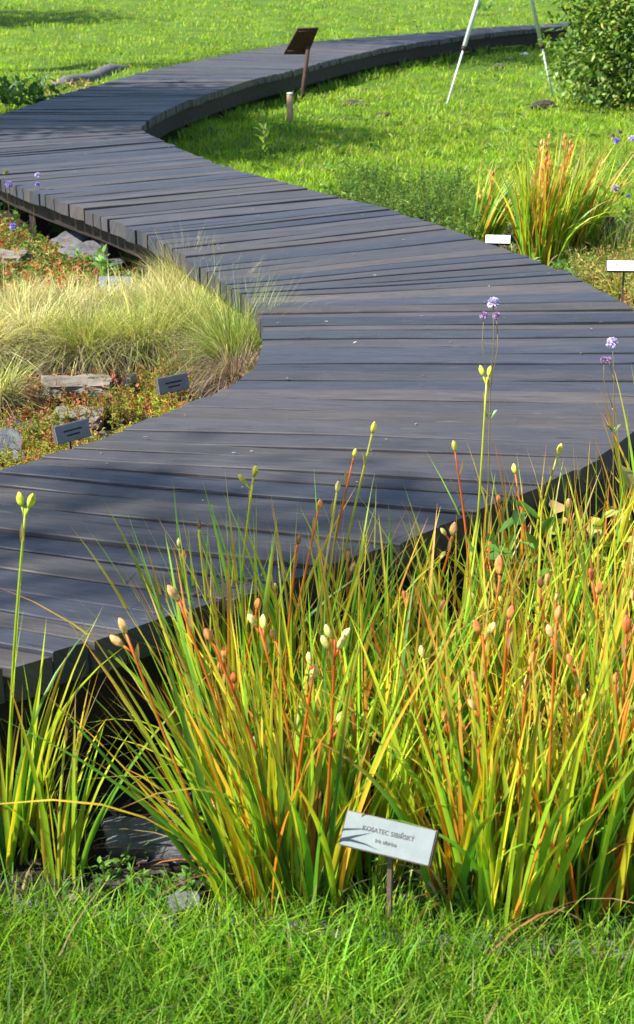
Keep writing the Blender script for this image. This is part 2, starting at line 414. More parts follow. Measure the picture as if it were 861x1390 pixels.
def edge_beam(side, inset, z0, z1, th):
    mb = MB(); ss = np.arange(0, SLEN - 0.2, 0.18); pts = []
    for s in ss:
        l, r = Lat(s), Rat(s); d = (r - l) / np.linalg.norm(r - l)
        if side == 'L': p, q = l + d * inset, l + d * (inset + th)
        elif side == 'R': p, q = r - d * inset, r - d * (inset + th)
        else: p, q = (l + r) / 2 - d * th / 2, (l + r) / 2 + d * th / 2
        pts.append((p, q))
    V = []
    for p, q in pts:
        zp = DECK_H + float(hill(p[1]))
        V += [(p[0], p[1], zp - z0), (q[0], q[1], zp - z0), (q[0], q[1], zp - z1), (p[0], p[1], zp - z1)]
    Q = [[i*4+j, i*4+(j+1) % 4, (i+1)*4+(j+1) % 4, (i+1)*4+j] for i in range(len(pts)-1) for j in range(4)]
    Q += [[0, 3, 2, 1], [len(V)-4, len(V)-3, len(V)-2, len(V)-1]]
    mb.add(V, Q=Q); mb.build('edge_beam' if side != 'C' else 'centre_beam', M_beam, walk, smooth=False)
edge_beam('L', 0.09, TH + 0.006, 0.19, 0.05); edge_beam('R', 0.06, TH + 0.006, 0.26, 0.05); edge_beam('C', 0, TH + 0.006, 0.2, 0.08)
for s in np.arange(0.4, SLEN - 0.4, 1.3):
    l, r = Lat(s), Rat(s); d = (r - l) / np.linalg.norm(r - l)
    for p in (l + d * 0.16, r - d * 0.16):
        g = float(ground(p[0], p[1])); top = DECK_H + float(hill(p[1])) - TH - 0.03
        mb = MB(); box(mb, (p[0], p[1], (g - .08 + top) / 2), (0.09, 0.09, top - g + .08), Matrix.Rotation(math.atan2(d[1], d[0]), 3, 'Z'))
        mb.build('support_post', M_beam, walk, smooth=False)

# ------------------------------------------------------------------ ground
def PX(lst, h=0.0): return [tuple(hit(x, y, h)[:2]) for x, y in lst]
def Rs_px(i0, i1): return [tuple(p) for p in Rd[i0:i1]]
# front bed: between the near edge of the boardwalk and the edging
front_edge = PX([(-500, 1215), (-200, 1222), (0, 1228), (130, 1238), (300, 1256), (430, 1262), (600, 1272), (861, 1290), (1100, 1300), (1500, 1310)])
idx_r = 14 * 12
FRONT_BED = front_edge + [(3.2, 4.5)] + [tuple((Rd[i] * .8 + Ld[i] * .2)) for i in range(idx_r, 10, -7)]
LEFT_BED = [tuple(Ld[i] * .8 + Rd[i] * .2) for i in range(14, 14 * 25, 7)] + [(-3.4, 12.2), (-4.2, 10.5), (-4.2, 3.0), (-3.0, 2.2)]
RIGHT_BED = [tuple(Rd[i] * .8 + Ld[i] * .2) for i in range(14 * 12, 14 * 22, 7)] + PX([(455, 262), (520, 262), (600, 275), (700, 285), (800, 300), (880, 290), (1000, 330), (1050, 420)])

def axis(fine0, fine1, st, lo, hi, grow=1.35):
    a = list(np.arange(fine0, fine1, st)); s = st
    while a[-1] < hi: s *= grow; a.append(a[-1] + s)
    s = st
    while a[0] > lo: s *= grow; a.insert(0, a[0] - s)
    return np.array(a)
xs = axis(-4.5, 4.5, 0.07, -90, 90); ys = axis(1.0, 13.0, 0.07, -25, 150, 1.12)
XX, YY = np.meshgrid(xs, ys)
ZZ = ground(XX, YY)
for cx_, cy_ in ((XX, YY),):
    soilm = in_poly(XX, YY, FRONT_BED) | in_poly(XX, YY, LEFT_BED) | in_poly(XX, YY, RIGHT_BED)
    ZZ = ZZ + np.where(soilm, 0.012 * np.sin(XX * 31 + 2 * np.sin(YY * 17)) * np.sin(YY * 29 + np.cos(XX * 13)), 0)
VV = np.stack([XX, YY, ZZ], -1).reshape(-1, 3)
ny, nx = XX.shape
xc = (XX[:-1, :-1] + XX[1:, 1:]) / 2; yc = (YY[:-1, :-1] + YY[1:, 1:]) / 2
idx = (np.arange(ny - 1)[:, None] * nx + np.arange(nx - 1)[None, :])
quads = np.stack([idx, idx + 1, idx + nx + 1, idx + nx], -1)
def terrain(name, mask, mat):
    q = quads[mask].reshape(-1, 4); u, inv = np.unique(q, return_inverse=True)
    o = mesh_np(name, VV[u], [inv.reshape(-1, 4)], mat); tag(o, kind='structure'); return o
mF = in_poly(xc, yc, FRONT_BED); mL = in_poly(xc, yc, LEFT_BED) & ~mF; mR = in_poly(xc, yc, RIGHT_BED) & ~mF & ~mL
terrain('lawn_ground', ~(mF | mL | mR), M_lawn)
terrain('flower_bed', mF, M_soil); terrain('flower_bed', mL, M_soil); terrain('flower_bed', mR, M_soil)

def scatter(poly_or_box, n, deck_margin=True):
    x0, x1, y0, y1 = poly_or_box
    x = rng.uniform(x0, x1, n); y = rng.uniform(y0, y1, n)
    if deck_margin:
        k = ~in_poly(x, y, DECK_POLY); x, y = x[k], y[k]
    return x, y
def in_view(x, y, margin=0.25):
    return np.abs(x) < (0.2153 * (y * cp + 0.3) + 0.12) * (1 + margin)
def cn(x, y, s=1.0, o=0.0):
    """cheap smooth noise in -1..1"""
    return (np.sin(x*1.3*s + 1.7*np.sin(y*0.9*s + o) + o) + np.sin(y*1.7*s + 1.3*np.sin(x*1.1*s - o) + 2.1*o) + np.sin((x+y)*2.9*s + o*3) * .6) / 2.6

# ------------------------------------------------------------------ lawn grass
def lawn():
    # near-constant number of blades per unit of picture: density falls with the square of distance
    mb = MB(); n = 260000
    y = 1.0 / rng.uniform(1 / 48.0, 1 / 5.2, n); x = rng.uniform(-1, 1, n) * (0.26 * y + 0.3)
    k = ~in_poly(x, y, DECK_POLY) & ~in_poly(x, y, FRONT_BED) & ~in_poly(x, y, LEFT_BED)
    kr = in_poly(x, y, RIGHT_BED) & (rng.random(n) < 0.85)
    k &= ~kr
    x, y = x[k], y[k]; n = len(x)
    z = ground(x, y) - 0.003
    patch = cn(x, y, 1.5); p2 = cn(x, y, 5.0, 2.0); p3 = cn(x, y, 0.6, 5.0)
    hh = rng.uniform(0.035, 0.075, n) * (1 + 0.3 * p2) * (1 + .012 * np.clip(y - 8, 0, 30))
    g1 = pick([(0.18, 0.36, 0.016), (0.25, 0.42, 0.02), (0.34, 0.46, 0.03), (0.11, 0.26, 0.016)], n, .25)
    yel = np.array((0.36, 0.45, 0.04)); dry = np.array((0.45, 0.36, 0.17))
    f = np.clip(0.36 + 0.32 * patch + 0.25 * p3 + rng.normal(0, .12, n), 0, .85)[:, None]
    c = g1 * (1 - f) + yel * f
    d = (rng.random(n) < np.clip(0.05 + 0.10 * (p2 > .35) + .05 * patch, 0.01, .3))
    c[d] = dry * rng.uniform(.6, 1.1, (d.sum(), 1))
    # tall rough fringe where the mower cannot reach, along the deck
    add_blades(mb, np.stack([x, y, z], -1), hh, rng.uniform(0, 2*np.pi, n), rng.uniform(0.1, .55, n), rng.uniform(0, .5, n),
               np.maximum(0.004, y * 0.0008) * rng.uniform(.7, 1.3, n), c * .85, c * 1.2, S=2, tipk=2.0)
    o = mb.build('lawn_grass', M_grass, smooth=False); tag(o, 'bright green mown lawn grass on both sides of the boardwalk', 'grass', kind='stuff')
    # broad-leaved lawn weeds, clover and pale specks
    mb = MB(); n = 5000
    y = 1.0 / rng.uniform(1 / 36.0, 1 / 6.5, n); x = rng.uniform(-1, 1, n) * (0.25 * y + 0.3)
    k = ~in_poly(x, y, DECK_POLY) & ~in_poly(x, y, FRONT_BED) & ~in_poly(x, y, LEFT_BED) & (cn(x, y, 2.5, 1.0) > 0.1)
    x, y = x[k], y[k]; n = len(x); m = 5
    X = np.repeat(x, m) + rng.normal(0, .02, n*m); Y = np.repeat(y, m) + rng.normal(0, .02, n*m)
    a = rng.uniform(0, 2*np.pi, n*m); e = rng.uniform(.1, .8, n*m)
    D = np.stack([np.cos(a)*np.cos(e), np.sin(a)*np.cos(e), np.sin(e)], -1)
    leaves(mb, np.stack([X, Y, ground(X, Y) + .03], -1), D, rng.uniform(.04, .1, n*m), rng.uniform(.015, .03, n*m), pick([(.07, .17, .03), (.11, .2, .03), (.2, .27, .06)], n*m))
    o = mb.build('lawn_weeds', M_leaf, smooth=False); tag(o, 'small broad leaved weeds scattered through the lawn grass', 'weeds', kind='stuff')
lawn()

def edge_fringe():
    mb = MB(); ss = rng.uniform(sarc[14*19], SLEN, 9000); o = []
    for side in (0, 1):
        P = np.array([(Lat(s) if side == 0 else Rat(s)) for s in ss[side::2]]); Q_ = np.array([(Rat(s) if side == 0 else Lat(s)) for s in ss[side::2]])
        d = P - Q_; d /= np.linalg.norm(d, axis=1)[:, None]
        P = P + d * (0.02 + rng.exponential(0.10, (len(P), 1)))
        o.append(P)
    P = np.vstack(o); k = ~in_poly(P[:, 0], P[:, 1], LEFT_BED) & ~in_poly(P[:, 0], P[:, 1], DECK_POLY) & in_view(P[:, 0], P[:, 1])
    k &= (cn(P[:, 0], P[:, 1], 4.0) > -0.35); P = P[k]; n = len(P)
    B = np.column_stack([P, ground(P[:, 0], P[:, 1])])
    c = pick([(0.08, 0.19, 0.02), (0.12, 0.24, 0.03), (0.2, 0.27, 0.04)], n)
    add_blades(mb, B, rng.uniform(.05, .17, n), rng.uniform(0, 6.28, n), rng.uniform(.1, .5, n), rng.uniform(0, .6, n), np.maximum(.005, P[:, 1] * .0006), c, c * 1.2, S=3)
    ob = mb.build('rough_grass', M_grass, smooth=False); tag(ob, 'longer rough grass left unmown along the boardwalk edge', 'grass', kind='stuff')
edge_fringe()

def front_grass():
    mb = MB(); n = 34000
    x = rng.uniform(-1.0, 1.1, n); y = rng.uniform(1.45, 2.62, n)
    inb = in_poly(x, y, FRONT_BED)
    dist = np.clip((y - 2.22 - 0.0 * x), 0, 1)
    k = (~inb) | (rng.random(n) < np.exp(-dist / 0.09) * .95 * (0.35 + 0.65 * (cn(x, y, 5, 1) > -.1)))
    x, y = x[k], y[k]; n = len(x)
    hh = rng.uniform(0.04, 0.10, n) * np.where(rng.random(n) < .08, 1.6, 1)
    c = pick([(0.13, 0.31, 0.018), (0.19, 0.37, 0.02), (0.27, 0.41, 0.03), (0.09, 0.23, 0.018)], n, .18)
    d = rng.random(n) < .05; c[d] = (0.32, .26, .12)
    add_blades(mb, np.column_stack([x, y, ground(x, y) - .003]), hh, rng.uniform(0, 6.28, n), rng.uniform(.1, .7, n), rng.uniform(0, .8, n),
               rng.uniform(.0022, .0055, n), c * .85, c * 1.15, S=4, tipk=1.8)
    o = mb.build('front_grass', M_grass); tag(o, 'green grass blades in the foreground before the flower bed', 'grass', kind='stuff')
front_grass()

# ------------------------------------------------------------------ bed edging, mulch, stones
def edging():
    mb = MB(); pts = [Vector((x, y, float(ground(x, y)) + 0.0)) for x, y in front_edge]
    V = []; Q = []; t = 0.05; hgt = 0.005
    dens = []
    for i in range(len(pts) - 1):
        for k in range(6): dens.append(pts[i].lerp(pts[i+1], k / 6))
    for i, p in enumerate(dens):
        a = dens[max(i-1, 0)]; b = dens[min(i+1, len(dens)-1)]; d = (b - a).normalized(); n = Vector((-d.y, d.x, 0)).normalized()
        j = 0.004 * math.sin(i * 1.9)
        for (o, z) in ((-t/2, -.05), (-t/2, hgt-.008), (-t/2+.008, hgt), (t/2-.008, hgt+.002), (t/2, hgt-.006), (t/2, -.05)):
            V.append(tuple(p + n * (o + j) + Vector((0, 0, z))))
    m = len(dens)
    Q = [[i*6+j, i*6+(j+1) % 6, (i+1)*6+(j+1) % 6, (i+1)*6+j] for i in range(m-1) for j in range(6)]
    mb.add(V, Q=Q); o = mb.build('bed_edging', M_edge, smooth=False)
    tag(o, 'low grey weathered edging strip half buried in foreground grass', 'edging')
edging()

def chips(name, label, poly, n, bx, cols, smin, smax):
    x, y = scatter(bx, n); k = in_poly(x, y, poly); x, y = x[k], y[k]; mb = MB()
    base = np.array([(-1,-.6,0),(.2,-1,0),(1,-.3,0),(.7,.8,0),(-.5,.9,0),(-.7,-.4,.5),(.3,-.6,.6),(.6,.4,.5),(-.3,.5,.6)])
    n = len(x); s = rng.uniform(smin, smax, (n, 1, 3)) * np.array([1, .6, .5]); a = rng.uniform(0, 6.28, n)
    V = base[None] * s * rng.uniform(.7, 1.3, (n, 9, 1))
    ca, sa = np.cos(a)[:, None], np.sin(a)[:, None]
    X = V[..., 0]*ca - V[..., 1]*sa + x[:, None]; Y = V[..., 0]*sa + V[..., 1]*ca + y[:, None]
    Z = V[..., 2] + ground(x, y)[:, None] + rng.normal(0, .3, (n, 1)) * V[..., 0] + .004
    off = (np.arange(n)*9)[:, None, None]
    Q = (np.array([[0,1,6,5],[2,3,7,6],[3,4,8,7],[4,0,5,8],[5,6,7,8]])[None] + off).reshape(-1, 4); T = (np.array([[1,2,6]])[None] + off).reshape(-1, 3)
    mb.add(np.stack([X, Y, Z], -1).reshape(-1, 3), Q, T, np.repeat(pick(cols, n, .3), 9, axis=0))
    o = mb.build(name, M_chip, smooth=False); tag(o, label, 'mulch', kind='stuff')
bark_cols = [(.05, .035, .03), (.09, .065, .05), (.14, .12, .10), (.03, .022, .02), (.2, .17, .15)]
chips('bark_mulch', 'dark bark and stone chips on the soil of the front bed', FRONT_BED, 9000, (-1.6, 2.2, 2.0, 4.4), bark_cols, .004, .02)
chips('bark_mulch', 'brown mulch and grit on the soil of the left bed', LEFT_BED, 16000, (-3.0, 0.2, 3.2, 11.5), [(.12, .08, .07), (.2, .14, .12), (.28, .22, .2), (.06, .04, .04)], .008, .025)
chips('bark_mulch', 'brown mulch on the soil strip right of the boardwalk', RIGHT_BED, 5000, (0, 4.5, 5, 10.5), bark_cols, .01, .03)

def rock(name, label, c, size, mat, seed, rz=0.0, tilt=(0, 0), cat='stone', flat=True, group=None):
    bm = bmesh.new(); bmesh.ops.create_icosphere(bm, subdivisions=4, radius=1.0)
    for v in bm.verts:
        p = v.co.copy()
        if flat: p = Vector((max(-.82, min(.82, p.x*1.15)), max(-.8, min(.8, p.y*1.15)), max(-.6, min(.6, p.z * 1.3))))
        nz = mnoise.noise(p * 1.3 + Vector((seed, 0, 0))); n2 = mnoise.noise(p * 3.7 + Vector((0, seed, 0))); n3 = mnoise.noise(Vector((p.x * 1.5, p.y * 1.5, p.z * 14 + seed)))
        p = p * (1 + .28 * nz + .1 * n2 + .04 * n3)
        v.co = Vector((p.x * size[0], p.y * size[1], p.z * size[2]))
    me = bpy.data.meshes.new(name); bm.to_mesh(me); bm.free(); me.materials.append(mat)
    o = bpy.data.objects.new(name, me); o.location = c; o.rotation_euler = (tilt[0], tilt[1], rz); link(o); tag(o, label, cat, group); return o
def rk(px, py, wpx, hz, dm, mat, seed, label, rz=0, tilt=(0, 0), up=0.0, **k):
    g = G(px, py); sc = F / g.y; w = wpx / sc / 1.6
    return rock('flat_stone' if k.get('flat', True) else 'stone', label, (g.x, g.y, g.z + up), (w, dm, hz), mat, seed, rz, tilt, **k)
rk(108, 541, 88, .045, .10, M_stone, 3.1, 'long pale flat stone lying under the front of the fine grass tussocks', .1, (.05, 0), .05)
rk(105, 572, 66, .035, .08, M_stone, 7.7, 'pale flat stone just behind the lower left grey plant label', -.1, (.1, 0), .03)
rk(20, 590, 70, .07, .12, M_dark_stone, 9.2, 'dark stone at the left picture edge beside red stemmed plants', .2)
rk(-5, 625, 60, .09, .1, M_slate, 19.2, 'broken grey slate at the lower left edge of the left bed', .4, (.4, .2), .03)
rk(125, 365, 62, .022, .17, M_slate, 5.4, 'tilted grey slate slab below the boardwalk edge among red sedum', -.75, (.15, .35), .08)
rk(96, 345, 36, .02, .12, M_slate, 15.4, 'smaller slate slab behind the tilted one in the left bed', -.5, (.25, .2), .1)
rk(6, 372, 60, .05, .15, M_stone, 12.9, 'flat brown stone at the left edge above the pale tussocks', 0, (.05, 0), .1)
rk(232, 530, 30, .05, .06, M_dark_stone, 2.2, 'small dark stone between the grey label and the tussocks', 0, (.2, 0), .02)
rk(195, 1145, 105, .035, .06, M_slate, 21.3, 'dark slate slab lying on bare soil in the front bed', .1, (.05, .0), .02)
rk(250, 1240, 46, .028, .035, M_slate, 22.3, 'pale grey stone on the edging in front of the iris clump', .4, (.1, .1), .02)
rk(212, 1180, 40, .03, .03, M_dark_stone, 23.3, 'small dark stone on bare soil near the slate slab', .4)
rk(150, 1200, 50, .03, .035, M_dark_stone, 24.3, 'rounded dark stone beside the left iris clump', 1.2)
rk(330, 1222, 34, .022, .03, M_slate, 25.3, 'small grey slate chip at the foot of the leaning iris', .9)
rk(640, 1195, 50, .03, .04, M_stone, 26.3, 'pale stone behind the white label in the front bed', .3)
rk(803, 342, 44, .16, .16, M_dark_stone, 31.0, 'dark upright stone block beside the far iris clump', .2, (0, 0), .10, flat=False)
rk(785, 352, 22, .035, .05, M_stone, 32.0, 'small pale stone in front of the dark stone block', .2, (0, 0), .02, flat=False)
rk(712, 74, 9, .045, .05, M_white, 33.0, 'small white stone on the grass by the far boardwalk', .2, (0, 0), .03, flat=False)
rk(677, 91, 14, .04, .06, M_stone, 34.0, 'pale brown stone lying in the grass between the poles', .2, (0, 0), .02, flat=False)
rk(482, 146, 30, .06, .14, M_dark_stone, 35.0, 'dark molehill of fresh soil on the lawn', .2, (0, 0), .01, cat='molehill', flat=False)
rk(520, 159, 20, .04, .1, M_dark_stone, 36.0, 'smaller molehill of dark soil right of the first', .2, (0, 0), .0, cat='molehill', flat=False)
rk(738, 145, 28, .07, .08, M_dark_stone, 37.0, 'dark earth clod at the foot of the big shrub', .2, (0, 0), .02, cat='clod', flat=False)
# grey log edging beyond the boardwalk, left
mb = MB(); a = G(78, 118); b = G(172, 97)
pts = [a.lerp(b, t) + Vector((0, .12*math.sin(t*3), .0 + .03*math.sin(t*11))) for t in np.linspace(0, 1, 9)]
tube(mb, pts, [.1, .12, .12, .13, .12, .12, .12, .11, .09], 10)
o = mb.build('log', M_edge, offset=a); o.location = a; tag(o, 'grey weathered log lying along the far left edge of the boardwalk', 'log')

# ------------------------------------------------------------------ iris
GREENS = [(0.11, 0.27, 0.02), (0.18, 0.36, 0.02), (0.26, 0.42, 0.022), (0.36, 0.45, 0.022), (0.50, 0.48, 0.025), (0.07, 0.19, 0.02)]
LABEL = tuple(atY(528, 1138, 2.26)[:2])
def iris_leaves(base, n, h, spread, lean_az=0.0, lean=0.0, rad=0.09, w=(.008, .0165), warm=0.35, seed=0, dead=.1, minr=.35):
    mb = MB()
    a = rng.uniform(0, 6.28, n); r = rad * np.sqrt(rng.random(n))
    B = np.column_stack([base.x + r*np.cos(a), base.y + r*np.sin(a) * .8, np.zeros(n)]); B[:, 2] = ground(B[:, 0], B[:, 1]) - .01
    az = a + rng.normal(0, .7, n)
    ln = np.abs(rng.normal(spread * (.3 + .7 * r / rad), spread * .35, n))
    dx = ln*np.cos(az) + lean*math.cos(lean_az); dy = ln*np.sin(az) * .8 + lean*math.sin(lean_az)
    az2 = np.arctan2(dy, dx); ln2 = np.hypot(dx, dy)
    hh = h * rng.uniform(minr, 1.0, n) ** .8
    c0 = pick(GREENS, n, .15, p=[.15, .22, .25, .20, .12, .06])
    q = rng.random(n)
    c1 = c0 * 1.15
    mt = rng.random(n) < .1; c1[mt] = pick([(.34, .16, .05), (.26, .12, .05)], mt.sum(), .2)
    m = (q < warm) & ~mt; c1[m] = pick([(.55, .46, .04), (.58, .30, .04), (.55, .17, .03), (.48, .40, .08)], m.sum(), .2)
    m2 = q < warm * .30; c0[m2] = pick([(.55, .48, .03), (.58, .38, .03), (.55, .22, .02), (.50, .12, .015)], m2.sum(), .15)
    curl = np.clip(np.abs(rng.normal(0.14, .2, n)), 0, .8)
    # no blade grows across the face of the front label
    bad = np.zeros(n, bool)
    for t in np.linspace(.1, 1, 10):
        hx = B[:, 0] + np.cos(az2)*(ln2*t + curl*t**2.2)*hh; hy = B[:, 1] + np.sin(az2)*(ln2*t + curl*t**2.2)*hh
        bad |= (np.abs(hx - LABEL[0]) < .10) & (hy < LABEL[1] + .02) & (hh*t*.9 > .04)
    keep = ~bad; B, hh, az2, ln2, curl, c0, c1 = B[keep], hh[keep], az2[keep], ln2[keep], curl[keep], c0[keep], c1[keep]; n = int(keep.sum())
    wd = rng.uniform(w[0], w[1], n)
    add_blades(mb, B, hh, az2, ln2, curl, wd, c0, c1, S=8, fold=.35, tipk=2.2, droop=np.where(curl > .35, rng.uniform(.1, .45, n), 0), c_mid=.55)
    # dead, curling straw and brown blades
    nd = max(2, int(n * dead)); j = rng.integers(0, n, nd)
    cd = pick([(.36, .26, .12), (.3, .13, .05), (.45, .36, .2), (.2, .08, .03)], nd, .2)
    add_blades(mb, B[j], hh[j] * rng.uniform(.3, .65, nd), az2[j] + rng.normal(0, 1, nd), rng.uniform(.1, .6, nd), rng.uniform(.3, .9, nd), wd[j] * .5,
               cd, cd, S=8, fold=.2, tipk=2.0, droop=rng.uniform(.1, .9, nd))
    return mb

POD_COL = {'cream': ((.52, .48, .10), (.66, .58, .22)), 'yellow': ((.44, .46, .04), (.68, .58, .09)), 'orange': ((.62, .34, .08), (.64, .17, .05)),
           'pink': ((.62, .50, .16), (.66, .28, .12)), 'green': ((.32, .42, .03), (.56, .56, .05)), 'red': ((.42, .10, .02), (.5, .14, .04)), 'brown': ((.14, .07, .03), (.2, .09, .03))}
def pod(parent, P, D, L, col, base, fat=.215):
    mb = MB(); c0, c1 = map(np.array, POD_COL[col])
    prof = [(0, .10), (.04, .28), (.14, .58), (.32, .92), (.50, 1.0), (.68, .90), (.82, .64), (.92, .34), (1.0, .10)]
    C = [c0*(1-z) + c1*z for z, r in prof]
    fat = fat * random.uniform(.9, 1.1)
    lathe(mb, [(z*L, r*L*fat) for z, r in prof], P - base, frame_rot(D, random.uniform(0, 2)), 18, np.array(C), 3, .17)
    tube(mb, [P - base + Vector(D)*L*.98, P - base + Vector(D)*L*1.12 + Vector((random.uniform(-.002, .002), 0, 0))], [.0012, .0006], 5, np.array((.12, .05, .02)))
    a = random.uniform(0, 6.28); Dd = np.array([np.array(tuple(D)) + .35*np.array([math.cos(a + q), math.sin(a + q), .2]) for q in (0, 2.6)])
    leaves(mb, np.array([tuple(P - base - Vector(D)*.002)]*2), Dd, L*.55, L*.16, pick([(.30, .17, .07), (.42, .30, .14)], 2))
    return mb.build('seed_pod', M_pod, parent)

def stalk(parent, base, gb, tip, pods, col='yellow', r=.0032, bend=0.03, L=.033):
    """stem rising from gb to tip; pods: list of (offset up the stem in m, colour, sideways)"""
    gb = Vector(gb); tip = Vector(tip); side = Vector((random.uniform(-1, 1), random.uniform(-1, 1), 0)).normalized() * bend
    pts = [gb.lerp(tip, t) + side * math.sin(math.pi * t) * (1 - .3*t) for t in np.linspace(0, 1, 11)]
    cols = {'yellow': [(.20, .30, .02), (.48, .48, .04)], 'orange': [(.30, .26, .03), (.58, .15, .02)], 'green': [(.17, .29, .02), (.38, .46, .04)], 'red': [(.50, .18, .03), (.52, .11, .02)]}[col]
    C = np.array([np.array(cols[0])*(1-t) + np.array(cols[1])*t for t in np.linspace(0, 1, 11)])
    mb = MB(); tube(mb, [p - base for p in pts], [r * (1.2 - .5*t) for t in np.linspace(0, 1, 11)], 7, C)
    # papery bract near the head
    bp = pts[-2] - base; D = np.array([[random.uniform(-.25, .25), random.uniform(-.25, .25), 1]])
    leaves(mb, np.array([tuple(bp)]), D, .045, .009, np.array([(.40, .27, .10)]))
    axis_ = (pts[-1] - pts[-2]).normalized(); feet = []
    for (dn, pc, sd, ll) in pods:
        start = pts[-1] - axis_ * (dn + .02)
        d = (axis_ + Vector((sd, random.uniform(-.12, .12), 0))).normalized()
        foot = start + d * .022
        tube(mb, [start - base, start.lerp(foot, .5) - base, foot - base], [.0018, .0018, .0024], 5, C[-1])
        feet.append((foot, d, ll, pc))
    so = mb.build('stalk', M_iris, parent)
    for foot, d, ll, pc in feet: pod(so, foot, d, L * ll, pc, base)
    return so

# (foot on the soil px, blades, height m, spread, lean direction, lean, radius)
CL = [
 (345, 1222, 120, .64, .24, 2.6, .22, .075, 'large leaning iris clump at the front, its blades splaying left over bare soil'),
 (418, 1220, 115, .62, .16, 1.9, .04, .075, 'front iris clump with cream pods just left of the white label'),
 (500, 1178, 100, .60, .17, 1.3, .05, .075, 'green and yellow iris clump standing right behind the white label'),
 (632, 1222, 110, .60, .16, 1.3, .05, .075, 'front iris clump immediately right of the white label'),
 (688, 1240, 130, .60, .16, 1.4, .05, .085, 'front iris clump with rust red stems between the label and the right corner'),
 (770, 1235, 130, .63, .16, 1.7, .04, .085, 'dense yellow green front iris clump near the right corner'),
 (860, 1225, 120, .68, .16, 2.0, .05, .085, 'front iris clump cut by the right picture edge'),
 (10, 1165, 46, .56, .22, .9, .02, .06, 'iris clump at the left picture edge with a tall green podded stem'),
 (90, 1185, 30, .48, .26, .6, .14, .04, 'thin iris clump leaning right before the dark boardwalk side'),
 (318, 1100, 80, .64, .17, 2.0, .08, .08, 'middle row iris clump left of the centre with upright green blades'),
 (400, 1090, 85, .64, .15, 1.6, .03, .08, 'middle row iris clump behind the cream pods'),
 (490, 1070, 85, .62, .18, 1.2, .05, .08, 'loose middle row iris clump behind the white label clump'),
 (580, 1080, 100, .60, .16, 1.6, .04, .08, 'middle row iris clump under the large orange pod'),
 (670, 1085, 110, .62, .16, 1.6, .05, .085, 'middle row iris clump right of the orange pod'),
 (760, 1080, 110, .64, .16, 1.6, .05, .085, 'middle row iris clump with reddish pods toward the right'),
 (855, 1070, 110, .70, .15, 1.7, .04, .085, 'middle row iris clump by the right picture edge'),
 (285, 1015, 60, .60, .17, 1.9, .05, .07, 'back iris clump rising at the boardwalk corner on the left'),
 (350, 1010, 95, .63, .15, 1.5, .03, .08, 'back iris clump with tall blades crossing the deck edge'),
 (440, 1005, 90, .62, .16, 1.3, .04, .08, 'back iris clump near the middle of the deck edge'),
 (535, 968, 70, .56, .2, 1.2, .05, .07, 'low back iris clump where the dark deck side shows'),
 (640, 925, 85, .58, .2, 1.5, .03, .08, 'back iris clump at the foot of the tall purple flower'),
 (715, 900, 90, .58, .17, 1.5, .04, .08, 'back iris clump with two upright yellow pods'),
 (795, 870, 90, .56, .18, 1.5, .04, .08, 'back iris clump below the yellowing broad leaves'),
 (880, 820, 90, .66, .18, 1.8, .03, .08, 'back iris clump beside the deck curve at the right edge'),
 (720, 990, 90, .60, .17, 1.5, .03, .085, 'iris clump filling the right of the bed between two rows'),
 (620, 1000, 80, .54, .18, 1.5, .04, .08, 'iris clump filling the centre of the bed between two rows'),
 (820, 975, 90, .62, .17, 1.7, .03, .085, 'iris clump filling the far right of the bed between two rows'),
]
clumps = []
for (px, py, nb, h, sprd, laz, ln, rad, lab) in CL:
    g = G(px, py); o = thing('iris_clump', lab, 'iris plant', g, 'iris clumps in the front bed')
    warm = .48 + .26 * min(1, max(0, (px - 250) / 450))
    mb = iris_leaves(g, int(nb * (.84 if py > 1150 else .68)), h, sprd, laz, ln, rad, warm=warm)
    mb.build('leaves', M_iris, o, offset=g)
    clumps.append((o, g, px, py))
